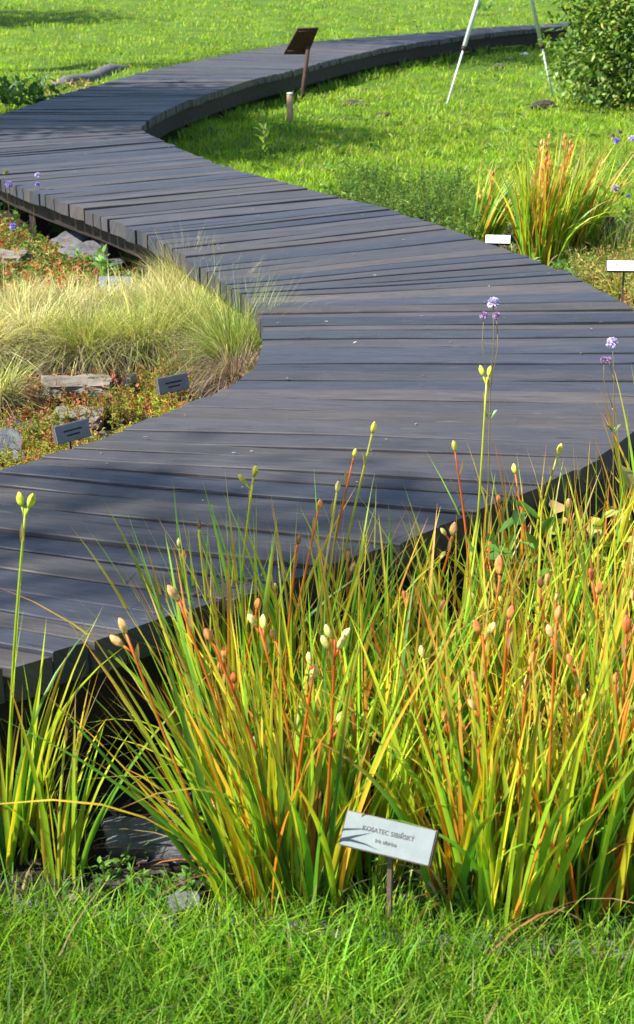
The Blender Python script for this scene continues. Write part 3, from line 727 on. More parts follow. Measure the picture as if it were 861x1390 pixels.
# stems with pods: tip in the picture, clump number, pods (distance below tip, colour, sideways, relative length)
ST = [
 (35, 690, 7, [(0, 'green', .25, 1), (0, 'green', -.3, .9)], 'green'),
 (172, 862, 0, [(0, 'pink', -.05, 1), (.016, 'pink', -.9, .95)], 'orange'),
 (243, 815, 0, [(0, 'pink', -.2, 1)], 'orange'),
 (290, 872, 0, [(0, 'orange', -.1, .9), (.04, 'orange', .3, .8), (.09, 'red', .3, .8)], 'red'),
 (352, 850, 1, [(0, 'cream', -.3, .85), (.01, 'cream', .25, .9)], 'orange'),
 (297, 915, 9, [(0, 'orange', .2, .8), (.05, 'red', -.4, .8)], 'red'),
 (344, 648, 17, [(0, 'yellow', .05, .9), (.012, 'yellow', -.8, .8)], 'yellow'),
 (505, 590, 18, [(0, 'yellow', 0, .85)], 'yellow'),
 (480, 622, 18, [(0, 'yellow', 0, .7)], 'orange'),
 (457, 670, 18, [(0, 'cream', 0, .85)], 'yellow'),
 (432, 694, 17, [(0, 'orange', 0, .8)], 'orange'),
 (455, 868, 1, [(0, 'cream', -.35, .9), (.0, 'cream', .6, .85), (.02, 'cream', -.5, .9), (.02, 'cream', .3, .95)], 'red'),
 (427, 905, 1, [(0, 'cream', -.3, .85), (.03, 'cream', 0, .95)], 'red'),
 (554, 826, 12, [(-.015, 'orange', -.1, .8), (.01, 'red', .05, 1.35)], 'red'),
 (618, 614, 20, [(0, 'yellow', 0, .85)], 'red'),
 (661, 512, 20, [(0, 'green', -.35, .85), (0, 'yellow', .15, .8)], 'yellow'),
 (616, 726, 19, [(0, 'cream', -.9, .7), (.005, 'pink', -.1, 1.15)], 'orange'),
 (679, 782, 13, [(0, 'orange', -.1, 1.3)], 'orange'),
 (700, 645, 21, [(0, 'yellow', 0, .85)], 'orange'),
 (757, 618, 21, [(0, 'yellow', 0, .95)], 'yellow'),
 (655, 862, 4, [(0, 'orange', -.2, .9), (.0, 'cream', .5, .8)], 'orange'),
 (720, 865, 14, [(0, 'orange', -.1, 1), (.03, 'red', .3, .9)], 'red'),
 (718, 905, 5, [(0, 'orange', .1, .9)], 'orange'),
 (804, 790, 15, [(0, 'red', 0, .9), (.03, 'orange', .3, 1)], 'red'),
 (785, 755, 22, [(0, 'pink', .1, .85), (.03, 'orange', .1, .85)], 'orange'),
 (733, 800, 14, [(0, 'brown', .1, .8)], 'red'),
 (712, 712, 21, [(0, 'yellow', .0, .8)], 'orange'),
 (850, 862, 6, [(0, 'red', .0, 1.1), (0, 'orange', .5, .9)], 'red'),
 (575, 895, 3, [(0, 'cream', .0, .8)], 'yellow'),
 (640, 820, 13, [(0, 'cream', .1, .8)], 'yellow'),
 (690, 842, 4, [(0, 'orange', .1, .9)], 'red'),
 (755, 845, 5, [(0, 'orange', .1, .9), (.03, 'pink', -.3, .8)], 'orange'),
 (822, 720, 23, [(0, 'orange', .1, .8)], 'orange'),
 (855, 660, 23, [(0, 'brown', .1, .8)], 'red'),
 (596, 760, 19, [(0, 'cream', .1, .7)], 'yellow'),
 (270, 720, 16, [(0, 'brown', .1, .6)], 'yellow'),
 (243, 745, 16, [(0, 'cream', .1, .7), (.03, 'orange', .2, .8)], 'yellow'),
 (294, 960, 9, [(0, 'orange', .1, .8)], 'orange'),
 (780, 905, 5, [(0, 'orange', -.2, .8)], 'red'),
 (835, 930, 6, [(0, 'orange', .1, .8)], 'red'),
 (672, 1010, 4, [(0, 'red', .1, .9)], 'red'),
 (403, 740, 10, [(0, 'brown', .1, .7)], 'orange'),
 (90, 990, 8, [(0, 'brown', .1, .6)], 'yellow'),
]
for ci in (3, 4, 5, 6, 12, 13, 14, 15, 20, 21, 22, 24, 25, 26, 26, 15, 14, 5, 9, 10, 1, 17, 18, 4, 13):
    cpx, cpy = CL[ci][0], CL[ci][1]
    ST.append((cpx + random.uniform(-45, 45), cpy - random.uniform(.60, .92) * CL[ci][3] * 590 * (cpy / 1230.0) ** 1.2, ci,
               [(0, random.choice(['orange', 'cream', 'yellow', 'pink', 'brown', 'orange']), random.uniform(-.3, .3), random.uniform(.6, .95))] + ([(random.uniform(.02, .05), random.choice(['orange', 'pink', 'red']), random.choice([-.4, .4]), .8)] if random.random() < .4 else []),
               random.choice(['orange', 'yellow', 'red', 'orange'])))
for (tx, ty, ci, pods, col) in ST:
    o, g, px, py = clumps[ci]
    a = random.uniform(0, 6.28); gb = Vector((g.x + .04*math.cos(a), g.y + .04*math.sin(a), 0)); gb.z = float(ground(gb.x, gb.y)) - .01
    tip = atY(tx, ty, g.y + random.uniform(-.02, .10))
    stalk(o, g, gb, tip, pods, col, bend=random.uniform(.005, .04))

# far iris clumps beside the lawn
for (px, py, nb, h, sprd, laz, ln, rad, lab, tips) in [
    (655, 332, 80, .52, .16, .5, .3, .10, 'small far iris clump leaning right, just left of the white label on the lawn side', [(668, 240, 'red'), (655, 262, 'pink'), (650, 268, 'orange')]),
    (735, 358, 150, .72, .20, 1.0, .10, .13, 'large far iris clump with orange stems at the lawn edge', [(744, 190, 'orange'), (733, 197, 'pink'), (741, 212, 'red'), (768, 190, 'orange'), (775, 198, 'orange'), (748, 218, 'orange'), (738, 222, 'orange'), (725, 240, 'red')]),
    (775, 350, 120, .66, .24, .8, .12, .13, 'far iris clump right of the large one, beside the dark stone block', [(776, 204, 'orange'), (762, 230, 'pink'), (714, 262, 'pink'), (722, 282, 'pink')])]:
    g = G(px, py); o = thing('iris_clump', lab, 'iris plant', g, 'iris clumps on the lawn side')
    iris_leaves(g, int(nb*1.7), h*1.15, sprd, laz, ln, rad, w=(.010, .020), warm=.5).build('leaves', M_iris, o, offset=g)
    for tx, ty, pc in tips:
        gb = Vector((g.x + random.uniform(-.06, .06), g.y, g.z - .01))
        stalk(o, g, gb, atY(tx, ty, g.y + random.uniform(0, .15)), [(0, pc, random.uniform(-.3, .3), 1.1), (.04, pc, random.uniform(-.4, .4), 1.0)], 'orange', r=.005, L=.034)

# ------------------------------------------------------------------ fine-leaved tussocks (left bed)
def tussock(px, py, h, rad, n, cols, label, tips=None, lean=0.0, laz=0.0, skirt=.35, w=.0042, z0=0.0, name='grass_tussock'):
    g = G(px, py); o = thing(name, label, 'ornamental grass', g, 'fine leaved tussocks in the left bed')
    mb = MB(); a = rng.uniform(0, 6.28, n); r = rad * rng.random(n) ** .6 * .55
    B = np.column_stack([g.x + r*np.cos(a), g.y + r*np.sin(a), np.zeros(n)]); B[:, 2] = ground(B[:, 0], B[:, 1]) + z0 * np.clip(1 - r/rad, 0, 1)
    out = r / (rad * .55)
    ln = np.abs(rng.normal(.10 + skirt * 1.3 * out, .18, n)); az = a + rng.normal(0, .7, n)
    dx = ln*np.cos(az) + lean*math.cos(laz); dy = ln*np.sin(az) + lean*math.sin(laz)
    nk = max(24, n // 16); lk = rng.integers(0, nk, n)
    sg = min(.2, .06 + skirt * .4); la = rng.normal(0, sg, nk)[lk]; lb = rng.normal(0, sg, nk)[lk]; lh = rng.uniform(.72, 1.12, nk)[lk]; lc = rng.uniform(.62, 1.35, nk)[lk][:, None]
    lockr = rng.uniform(0, 6.28, nk)[lk]; ro = rad * .5 * rng.random(nk)[lk] ** .6
    B[:, 0] = B[:, 0] * .25 + (g.x + ro*np.cos(lockr)) * .75; B[:, 1] = B[:, 1] * .25 + (g.y + ro*np.sin(lockr)) * .75
    dx = .12 * dx + .9 * skirt * 1.6 * (ro / (rad * .5)) * np.cos(lockr) * .7 + la + rng.normal(0, .07, n) + lean*math.cos(laz); dy = .12 * dy + .9 * skirt * 1.6 * (ro / (rad * .5)) * np.sin(lockr) * .7 + lb + rng.normal(0, .07, n) + lean*math.sin(laz)
    hh = h * rng.uniform(.6, 1.08, n) * (1 - .15 * out) * lh
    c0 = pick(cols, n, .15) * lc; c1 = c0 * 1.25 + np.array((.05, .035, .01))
    curl = np.abs(rng.normal(.25, .25, n)) + .2 * out
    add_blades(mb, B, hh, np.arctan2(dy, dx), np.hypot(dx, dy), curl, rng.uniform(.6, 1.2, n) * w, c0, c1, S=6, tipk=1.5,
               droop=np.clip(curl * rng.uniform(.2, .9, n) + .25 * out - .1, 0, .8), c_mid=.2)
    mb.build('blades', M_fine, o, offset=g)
    # old dead thatch at the foot
    m = n // 3; a = rng.uniform(0, 6.28, m); mb = MB()
    B = np.column_stack([g.x + rad*.45*np.cos(a), g.y + rad*.45*np.sin(a), np.zeros(m)]); B[:, 2] = ground(B[:, 0], B[:, 1]) + rng.uniform(0, .12, m)
    cd = pick([(.16, .12, .09), (.09, .07, .06), (.30, .24, .17), (.05, .035, .03)], m, .2)
    add_blades(mb, B, h * rng.uniform(.3, .6, m), a + rng.normal(0, .5, m), rng.uniform(.4, .9, m), rng.uniform(.3, .9, m), w, cd, cd, S=5, droop=rng.uniform(.5, 1.3, m))
    mb.build('thatch', M_fine, o, offset=g)
    return o
PALE = [(.44, .40, .16), (.34, .36, .10), (.54, .48, .24), (.26, .32, .07), (.60, .54, .32)]
MIX = [(.28, .34, .07), (.38, .38, .11), (.18, .27, .045), (.48, .44, .18)]
GRN = [(.09, .20, .03), (.14, .26, .035), (.07, .15, .025), (.2, .28, .06)]
tussock(-35, 505, .42, .30, 2200, PALE, 'pale tussock cut by the left picture edge, lowest of the mound')
tussock(45, 492, .42, .32, 2600, PALE, 'straw coloured tussock at the left of the mound, behind bare soil')
tussock(120, 503, .42, .30, 2600, MIX, 'greenish straw tussock in the middle front of the mound, above the long pale stone')
tussock(190, 500, .45, .28, 2400, MIX, 'front tussock left of the upper grey plant label')
tussock(20, 452, .35, .30, 2000, PALE, 'pale bleached tussock in the back row at the far left')
tussock(100, 448, .34, .30, 2000, PALE, 'bleached tussock in the back row behind the middle of the mound')
tussock(175, 445, .34, .30, 2000, PALE, 'pale tussock in the back row behind the blue grey label')
tussock(236, 455, .42, .30, 2400, PALE, 'pale yellow tussock at the right of the back row')
tussock(256, 432, .50, .20, 2400, PALE, 'tall upright tussock rising against the boardwalk planks', skirt=.10)
tussock(288, 474, .46, .22, 2400, MIX, 'olive tussock leaning over the deck edge before the boardwalk bend', lean=.04, laz=.6)
tussock(268, 490, .48, .28, 2400, MIX, 'low green and straw tussock behind the upper grey plant label')
tussock(326, 532, .55, .17, 2800, GRN + MIX, 'bright green topped tussock pressed against the boardwalk curve', lean=.03, laz=.7, skirt=.14)
tussock(322, 550, .27, .12, 1100, [(.30, .21, .17), (.38, .28, .23), (.2, .13, .1)], 'dead mauve brown grass skirt hanging at the boardwalk bend', skirt=.34, z0=.06)
tussock(-10, 560, .34, .16, 700, MIX, 'small green tussock at the left edge beside the dark stone')

# ------------------------------------------------------------------ ground cover of the left bed and others
def sprigs(mb, x, y, hmin, hmax, stemc, leafc, nl=9, lw=.006, ll=.018, z=None):
    n = len(x); h = rng.uniform(hmin, hmax, n); az = rng.uniform(0, 6.28, n); ln = rng.uniform(0, .35, n)
    B = np.column_stack([x, y, ground(x, y)]) if z is None else np.column_stack([x, y, z])
    c = pick(stemc, n, .2)
    add_blades(mb, B, h, az, ln, 0*ln, .0028, c, c, S=3, tipk=6)
    t = rng.uniform(.2, 1.0, (n, nl)); hor = ln[:, None] * t * h[:, None]
    P = np.stack([B[:, 0, None] + np.cos(az)[:, None]*hor, B[:, 1, None] + np.sin(az)[:, None]*hor, B[:, 2, None] + t*h[:, None]*.97], -1).reshape(-1, 3)
    a = rng.uniform(0, 6.28, n*nl); e = rng.uniform(-.1, 1.1, n*nl)
    D = np.stack([np.cos(a)*np.cos(e), np.sin(a)*np.cos(e), np.sin(e)], -1)
    leaves(mb, P, D, rng.uniform(.6, 1.3, n*nl)*ll, rng.uniform(.7, 1.2, n*nl)*lw, np.repeat(pick(leafc, n, .2), nl, axis=0) * rng.uniform(.8, 1.2, (n*nl, 1)))

def cover(name, label, region_px, n, *a, thresh=-1, keep_out=True, **k):
    poly = PX(region_px); xs_ = [p[0] for p in poly]; ys_ = [p[1] for p in poly]
    x, y = rng.uniform(min(xs_), max(xs_), n), rng.uniform(min(ys_), max(ys_), n)
    m = in_poly(x, y, poly) & ~in_poly(x, y, DECK_POLY) & (cn(x, y, 3.0, 1.0) > thresh); x, y = x[m], y[m]
    mb = MB(); sprigs(mb, x, y, *a, **k); o = mb.build(name, M_cover, smooth=False); tag(o, label, 'ground cover', kind='stuff')
REDST = [(.32, .09, .05), (.25, .12, .05), (.4, .2, .08)]
cover('sedum_mat', 'yellow green and red stemmed low plants along the boardwalk curve', [(-60, 760), (-40, 610), (110, 575), (215, 530), (300, 495), (345, 520), (345, 640), (200, 720)], 5200, .05, .15, REDST,
      [(.26, .26, .035), (.18, .25, .03), (.33, .28, .04), (.12, .2, .03), (.2, .26, .03), (.40, .15, .06)], nl=14, ll=.018, lw=.006, thresh=-.6)
cover('red_sedum', 'reddish low plants around the pale stones in the left bed', [(-60, 640), (-60, 540), (60, 520), (200, 520), (260, 540), (180, 600)], 1100, .03, .09, REDST,
      [(.34, .09, .06), (.28, .14, .06), (.2, .2, .05), (.4, .2, .1)], nl=12, ll=.02, lw=.008, thresh=-.1)
cover('upper_sedum', 'orange and green mat of low plants in the upper left bed', [(-80, 440), (-80, 300), (0, 292), (60, 325), (150, 370), (240, 415), (200, 440)], 8000, .05, .14, REDST,
      [(.22, .25, .05), (.14, .2, .04), (.34, .18, .07), (.10, .2, .03), (.42, .12, .05), (.28, .26, .12)], nl=14, ll=.03, lw=.012)
cover('leafy_mat', 'bright green small leaved plants under the boardwalk edge', [(-60, 330), (-60, 275), (10, 285), (80, 320), (180, 370), (280, 420), (250, 440), (120, 390)], 1800, .05, .16, [(.1, .15, .04)],
      [(.09, .22, .04), (.14, .28, .06), (.07, .16, .03)], nl=9, ll=.04, lw=.022, thresh=.0)
cover('grey_herb', 'grey green bushy herbs growing along the lawn side of the boardwalk', [(452, 278), (462, 256), (505, 246), (560, 258), (610, 256), (650, 280), (655, 345), (560, 330)], 2100, .07, .27, [(.1, .12, .04)],
      [(.07, .14, .03), (.10, .19, .03), (.16, .24, .04)], nl=20, ll=.03, lw=.008, thresh=-.25)
cover('dry_cover', 'straw and orange ground plants beside the right hand white label', [(780, 400), (775, 345), (861, 350), (960, 360), (960, 470), (870, 440)], 2600, .05, .15, [(.3, .2, .07)],
      [(.32, .26, .09), (.22, .24, .05), (.4, .24, .09), (.14, .22, .04)], nl=12, ll=.03, lw=.009)
cover('bed_seedlings', 'small green seedlings between the iris in the front bed', [(80, 1240), (300, 1080), (500, 1040), (900, 1000), (900, 1250), (400, 1250)], 260, .03, .09, [(.1, .16, .03)],
      [(.08, .2, .03), (.12, .22, .04)], nl=8, ll=.022, lw=.01)

def loose_grass(name, label, px, py, n, h, cols, rad, w=.005, spread=.25, curl=.25, cat='grass plant', group=None):
    g = G(px, py); mb = MB(); a = rng.uniform(0, 6.28, n); r = rad*np.sqrt(rng.random(n))
    B = np.column_stack([g.x + r*np.cos(a), g.y + r*np.sin(a), np.zeros(n)]); B[:, 2] = ground(B[:, 0], B[:, 1])
    c = pick(cols, n, .2); cu = np.abs(rng.normal(curl, curl*.6, n))
    add_blades(mb, B, h*rng.uniform(.45, 1, n), a + rng.normal(0, .5, n), np.abs(rng.normal(spread*.6, spread*.5, n)), cu, w*rng.uniform(.7, 1.2, n), c, c*1.15 + np.array((.03, .01, 0)), S=6, droop=cu*.6)
    o = mb.build(name, M_grass, offset=g); o.location = g; tag(o, label, cat, group)
loose_grass('grass_clump', 'feathery green grass clump in front of the right hand white label', 835, 352, 260, .42, GRN + MIX, .16)
loose_grass('grass_clump', 'arching yellow blades by the deck edge below the right hand white label', 842, 415, 26, .36, [(.3, .34, .05), (.38, .36, .08)], .06, .009)
loose_grass('grass_clump', 'green tuft at the right picture edge above the boardwalk curve', 868, 400, 160, .3, GRN, .14)
loose_grass('grass_clump', 'short green tuft between the large far iris and the dark stone', 790, 372, 130, .22, GRN, .12)
loose_grass('grass_clump', 'thin dark green grass tuft right of the grey herbs', 620, 305, 120, .34, GRN, .12)
loose_grass('grass_clump', 'upright straw blades behind the upper grey plant label', 258, 530, 90, .26, [(.38, .3, .08), (.3, .3, .05), (.42, .22, .08)], .09, .005, .15, .1)
loose_grass('grass_clump', 'yellow orange blades between the label and the dead grass skirt', 300, 530, 110, .16, [(.38, .3, .08), (.3, .3, .05), (.42, .18, .06)], .12, .005)
loose_grass('grass_clump', 'grassy tuft below the blue grey label in the left bed', 205, 430, 150, .34, MIX, .14, .005)
loose_grass('grass_clump', 'fine grass tuft with dry seed heads inside the left iris clump', 55, 1140, 60, .42, [(.34, .27, .12), (.2, .2, .06), (.38, .3, .16)], .04, .0025)
loose_grass('grass_clump', 'low grass tuft hiding the stake of the front label', 528, 1256, 90, .12, [(.19, .37, .03), (.27, .41, .04), (.13, .31, .02)], .07, .005)
loose_grass('grass_clump', 'fresh green grass tuft behind the orange pod near the deck side', 500, 1010, 160, .42, GRN, .1, .004)

def litter():
    n = 170; s = rng.uniform(2.0, 20.0, n); u = rng.uniform(.03, .97, n)
    P = np.array([tuple(Lat(a)*(1-b) + Rat(a)*b) + (0,) for a, b in zip(s, u)]); P[:, 2] = DECK_H + hill(P[:, 1]) + .006
    a = rng.uniform(0, 6.28, n); D = np.stack([np.cos(a), np.sin(a), rng.uniform(-.05, .15, n)], -1); mb = MB()
    leaves(mb, P, D, rng.uniform(.006, .022, n), rng.uniform(.003, .009, n), pick([(.4, .34, .22), (.3, .18, .07), (.5, .46, .34), (.2, .2, .06)], n, .2), up=3.0)
    o = mb.build('leaf_litter', M_cover, smooth=False); tag(o, 'tiny dry leaf and petal scraps scattered over the boards', 'leaf litter', kind='stuff')
litter()

# ------------------------------------------------------------------ scabious flowers
def scabious(foot, heads, label, group, size=.0115, leafy=True, cat='flower'):
    """foot px on soil; heads: list of (px,py,kind)"""
    g = G(*foot); o = thing('scabious', label, cat, g, group)
    hx, hy = heads[0][:2]; top = atY(hx, hy, g.y + .05); fork = g.lerp(top, .78); fork.x = g.x + (top.x - g.x) * .6
    for i, (x, y, kd, rr) in enumerate(heads):
        tip = atY(x, y, g.y + .05 + .02*i); mb = MB()
        P = [g - g, (fork - g)*.5 + Vector((.006, 0, 0)), fork - g, (fork - g).lerp(tip - g, .55) + Vector((.004*(-1)**i, 0, 0)), tip - g] if i == 0 else [fork - g, (fork - g).lerp(tip - g, .6) + Vector((.01*(-1)**i, 0, 0)), tip - g]
        tube(mb, P, [.0018, .0016, .0014, .001, .0009] if i == 0 else [.0011, .001, .0009], 5, np.array((.22, .17, .06)))
        if i == 0 and leafy:
            zs = np.array([.12, .12, .22, .22, .75, .75]); Pp = np.array([tuple((fork - g) * min(1, z*1.2)) for z in zs])
            D = np.array([(s, .2*s, .5) for s in (1, -1, 1, -1, .4, -.4)])
            leaves(mb, Pp, D, np.array([.06, .06, .045, .045, .03, .03]), .013, pick([(.1, .19, .04)], 6))
        st = mb.build('stem', M_iris, o)
        mb = MB(); n = 150; u = rng.normal(0, 1, (n, 3)); u /= np.linalg.norm(u, axis=1)[:, None]; u[:, 2] = np.where(u[:, 2] < -.5, -u[:, 2], u[:, 2])
        cc = {'lilac': [(.50, .46, .66), (.58, .53, .72), (.66, .6, .76)], 'bud': [(.46, .30, .50), (.40, .26, .48)], 'blue': [(.26, .23, .60), (.34, .30, .66)], 'seed': [(.3, .27, .14), (.2, .2, .08)]}[kd]
        r0 = size * rr
        lathe(mb, [(-.6*r0, .02*r0), (-.4*r0, .5*r0), (0, .7*r0), (.4*r0, .5*r0), (.6*r0, .02*r0)], tip - g, None, 10, np.array(cc[0])*.8)
        leaves(mb, np.array(tuple(tip - g)) + u*r0*.5, u + rng.normal(0, .35, (n, 3)), r0*.75, r0*.32, pick(cc, n, .2))
        mb.build('flower_head', M_flower, o)
scabious((652, 905), [(670, 412, 'lilac', 1.15), (657, 429, 'bud', .8), (674, 429, 'bud', .75)], 'tall scabious with three lilac heads before the middle of the boardwalk', 'scabious in the front bed')
scabious((826, 860), [(831, 466, 'lilac', 1.2), (820, 489, 'bud', .75), (826, 489, 'bud', .7)], 'tall scabious with pale purple head at the right, before the bluish planks', 'scabious in the front bed')
scabious((485, 985), [(479, 866, 'bud', .5)], 'tiny magenta flower half hidden beside the cream iris pods', 'scabious in the front bed', leafy=False)
scabious((14, 330), [(8, 234, 'seed', 1.0), (12, 251, 'blue', 1.3)], 'scabious with a seed head and a blue flower at the left edge', 'scabious in the left bed', .017)
scabious((42, 335), [(51, 238, 'lilac', 1.0), (51, 251, 'blue', .9)], 'scabious with two lilac blue heads against the plank ends', 'scabious in the left bed', .017)
scabious((20, 350), [(18, 308, 'blue', 1.3)], 'low blue scabious among the green leaves at the left', 'scabious in the left bed', .017, leafy=False)
scabious((862, 330), [(837, 192, 'blue', 1.2), (832, 184, 'seed', .8), (842, 180, 'seed', .9), (858, 189, 'lilac', 1.3)], 'scabious with blue and lilac heads above the far grass at the right edge', 'scabious on the lawn side', .017)
scabious((866, 350), [(836, 257, 'lilac', 1.5), (844, 264, 'seed', .8), (853, 267, 'blue', .9)], 'scabious with one round lilac head low at the right edge', 'scabious on the lawn side', .017)

# ------------------------------------------------------------------ broad-leaved plants
def leafy_plant(px, py, n, h, L, W, cols, label, rad=.08, name='leafy_plant', group=None, el=(.1, 1.1)):
    g = G(px, py); o = thing(name, label, 'plant', g, group); mb = MB(); st = MB()
    ns = 1 if (name == 'tall_weed' and n < 20) else max(3, n // 7)
    for s in range(ns):
        a = random.uniform(0, 6.28); r = rad*random.random(); top = Vector((math.cos(a)*r*2, math.sin(a)*r*2, h*random.uniform(.6, 1)))
        b = Vector((math.cos(a)*r*.5, math.sin(a)*r*.5, -.01)); tube(st, [b, b.lerp(top, .5) + Vector((.01, 0, .01)), top], [.003, .0025, .0015], 5, np.array((.2, .16, .05)))
        m = n // ns + 1; t = np.linspace(.3, 1, m); P = np.array([tuple(b.lerp(top, x)) for x in t]); aa = np.arange(m)*2.4 + s; e = rng.uniform(el[0], el[1], m)
        D = np.stack([np.cos(aa)*np.cos(e), np.sin(aa)*np.cos(e), np.sin(e)], -1)
        leaves(mb, P, D, L*rng.uniform(.6, 1.1, m), W*rng.uniform(.7, 1.1, m), pick(cols, m, .15))
    st.build('stems', M_iris, o); mb.build('leaves', M_leaf, o)
leafy_plant(690, 930, 26, .44, .095, .04, [(.10, .22, .03), (.14, .28, .04), (.08, .18, .03)], 'broad green leaved plant rising before the boardwalk edge', .06)
leafy_plant(655, 915, 24, .44, .06, .016, [(.12, .24, .03), (.16, .28, .04)], 'slender plant with paired small leaves left of the broad leaved one', .03)
leafy_plant(800, 850, 34, .40, .085, .055, [(.38, .38, .06), (.44, .40, .12), (.26, .32, .05), (.42, .3, .12)], 'plant with crinkled yellowing leaves under the deck curve', .09)
leafy_plant(760, 870, 22, .32, .07, .045, [(.36, .36, .06), (.24, .3, .05)], 'smaller yellowing leafed plant left of the crinkled one', .06)
leafy_plant(357, 218, 16, .36, .13, .035, [(.28, .42, .07), (.2, .34, .05)], 'single pale green weed standing in the shaded lawn', .05, 'tall_weed')
leafy_plant(20, 310, 30, .22, .06, .04, [(.10, .26, .05), (.14, .3, .06)], 'bright green leafy plant at the left edge below the plank ends', .12)
leafy_plant(155, 400, 24, .24, .07, .05, [(.12, .26, .05), (.2, .34, .1)], 'pale green leafy plant beside the slate slab', .08)
leafy_plant(215, 395, 20, .2, .07, .045, [(.14, .3, .08), (.3, .38, .2)], 'light green leaved plant under the plank ends behind the tussocks', .07)
leafy_plant(45, 155, 120, .45, .13, .07, [(.05, .13, .035), (.07, .17, .04), (.1, .2, .05)], 'small dark green bush at the far left edge of the boardwalk', .28, 'low_bush')
leafy_plant(12, 152, 90, .38, .12, .07, [(.05, .12, .035), (.07, .15, .04)], 'dark leafy bush cut by the left edge beside the far planks', .25, 'low_bush')
leafy_plant(80, 138, 80, .26, .10, .03, [(.3, .26, .1), (.2, .24, .06), (.36, .26, .14)], 'patch of dry yellowing plants between the log and the boardwalk', .35, 'dry_plant')
leafy_plant(120, 128, 50, .2, .10, .03, [(.34, .28, .08), (.26, .26, .06), (.38, .22, .12)], 'yellowish dry plants in front of the grey log', .25, 'dry_plant')
leafy_plant(650, 22, 40, .3, .2, .06, [(.14, .3, .08), (.2, .36, .12)], 'pale leaved weed patch on the lawn behind the far boardwalk', .8, 'tall_weed')
leafy_plant(405, 122, 12, .36, .12, .02, [(.2, .3, .06)], 'thin weed beside the rusty lectern post', .03, 'tall_weed')
leafy_plant(795, 152, 60, .5, .12, .06, [(.2, .32, .1), (.3, .4, .18), (.12, .24, .05)], 'pale leaved seedling clump at the foot of the shrub', .35, 'low_bush')

# ------------------------------------------------------------------ shrub and trees
def crown(center, radii, nclumps, per, L, W, cols, base, yellow=0.0, gaps=.35):
    mb = MB(); ends = []
    for i in range(nclumps):
        u = rng.normal(0, 1, 3); u /= np.linalg.norm(u); rr = rng.uniform(.45, 1.0) ** .5 * (1 + .18 * mnoise.noise(Vector(u * 2.3)) * 2)
        if mnoise.noise(Vector(u * 1.9 + 4.1)) < -gaps: continue
        c = np.array(center) + u * rr * np.array(radii); ends.append(c)
        s = rng.uniform(.6, 1.2) * max(radii) * .16; n = int(per * rng.uniform(.6, 1.3))
        P = c + rng.normal(0, 1, (n, 3)) * s * np.array([1, 1, .7]); D = rng.normal(0, 1, (n, 3)) + u * .8 + np.array([0, 0, -.1])
        col = pick(cols, n, .2); 
        if yellow: m = rng.random(n) < yellow; col[m] = (.5, .42, .06)
        leaves(mb, P - np.array(base), D, L*rng.uniform(.6, 1.2, n), W*rng.uniform(.7, 1.2, n), col, up=.6)
    return mb, ends

def tree(name, label, cat, base, height, crown_c, radii, ncl, per, L, W, cols, trunk_r=.12, group=None, yellow=0, gaps=.35, nb=22):
    base = Vector(base); o = thing(name, label, cat, base, group)
    mb, ends = crown(crown_c, radii, ncl, per, L, W, cols, base, yellow, gaps)
    mb.build('crown', M_leaf, o, smooth=False)
    t = MB(); top = Vector(crown_c) - base; top.z += radii[2]*.5
    pts = [Vector((0, 0, -.1)).lerp(top, k/8) + Vector((.05*math.sin(k*1.3), .05*math.cos(k*1.7), 0)) * (height/5) for k in range(9)]
    tube(t, pts, [trunk_r*(1.15 - .11*k) for k in range(9)], 10)
    t.build('trunk', M_bark, o)
    b = MB(); random.shuffle(ends)
    for e in ends[:nb]:
        e = Vector(e) - base; k = random.randint(2, 6); s = pts[k]; mid = s.lerp(e, .5) + Vector((0, 0, .08*height*.3))
        tube(b, [s, s.lerp(mid, .6), mid, e], [trunk_r*.4, trunk_r*.3, trunk_r*.2, trunk_r*.07], 6)
    b.build('branches', M_bark, o)
SH = [(.06, .13, .02), (.10, .19, .025), (.16, .25, .035), (.24, .32, .06), (.04, .09, .018)]
g = G(830, 150)
tree('shrub', 'large leafy shrub with yellow fruit at the top right corner', 'shrub', g, 2.2, (g.x + .62, g.y + .2, g.z + .95), (1.05, .95, 1.1), 420, 90, .085, .042, SH, .04, yellow=.012, gaps=.42)
g2 = G(806, 140)
tree('shrub', 'lower spreading arm of shrub by the pole and far boardwalk', 'shrub', g2, 1.0, (g2.x - .05, g2.y, g2.z + .55), (.34, .4, .5), 60, 40, .075, .038, SH[1:4], .02, yellow=.02, gaps=.3, nb=12)

SUN_EL = 47.0
SUN_AZ = np.array((-0.93, -0.37)); SUN_AZ = SUN_AZ / np.linalg.norm(SUN_AZ)
def shade_tree(sx, sy, zc, radii, label, ncl=160, per=60, L=.16, W=.09, gaps=.3, hb=0.0):
    """a tree outside the picture whose crown shadow falls at (sx, sy)"""
    k = (zc - float(hill(sy))) / math.tan(R(SUN_EL)); c = (sx + SUN_AZ[0]*k, sy + SUN_AZ[1]*k, zc)
    tree('broadleaf_tree', label, 'tree', (c[0] - .2, c[1] + .3, float(ground(c[0], c[1]))), zc, c, radii, ncl, per, L, W, SH[:3], .14, 'trees beyond the left of the view', gaps=gaps)
    print('shade tree', label[:30], np.round(c, 1))
shade_tree(-4.5, 15.6, 6.0, (4.3, 1.7, 1.3), 'tree left of the view that shades the far bend of the boardwalk', 620, 110, gaps=.95)
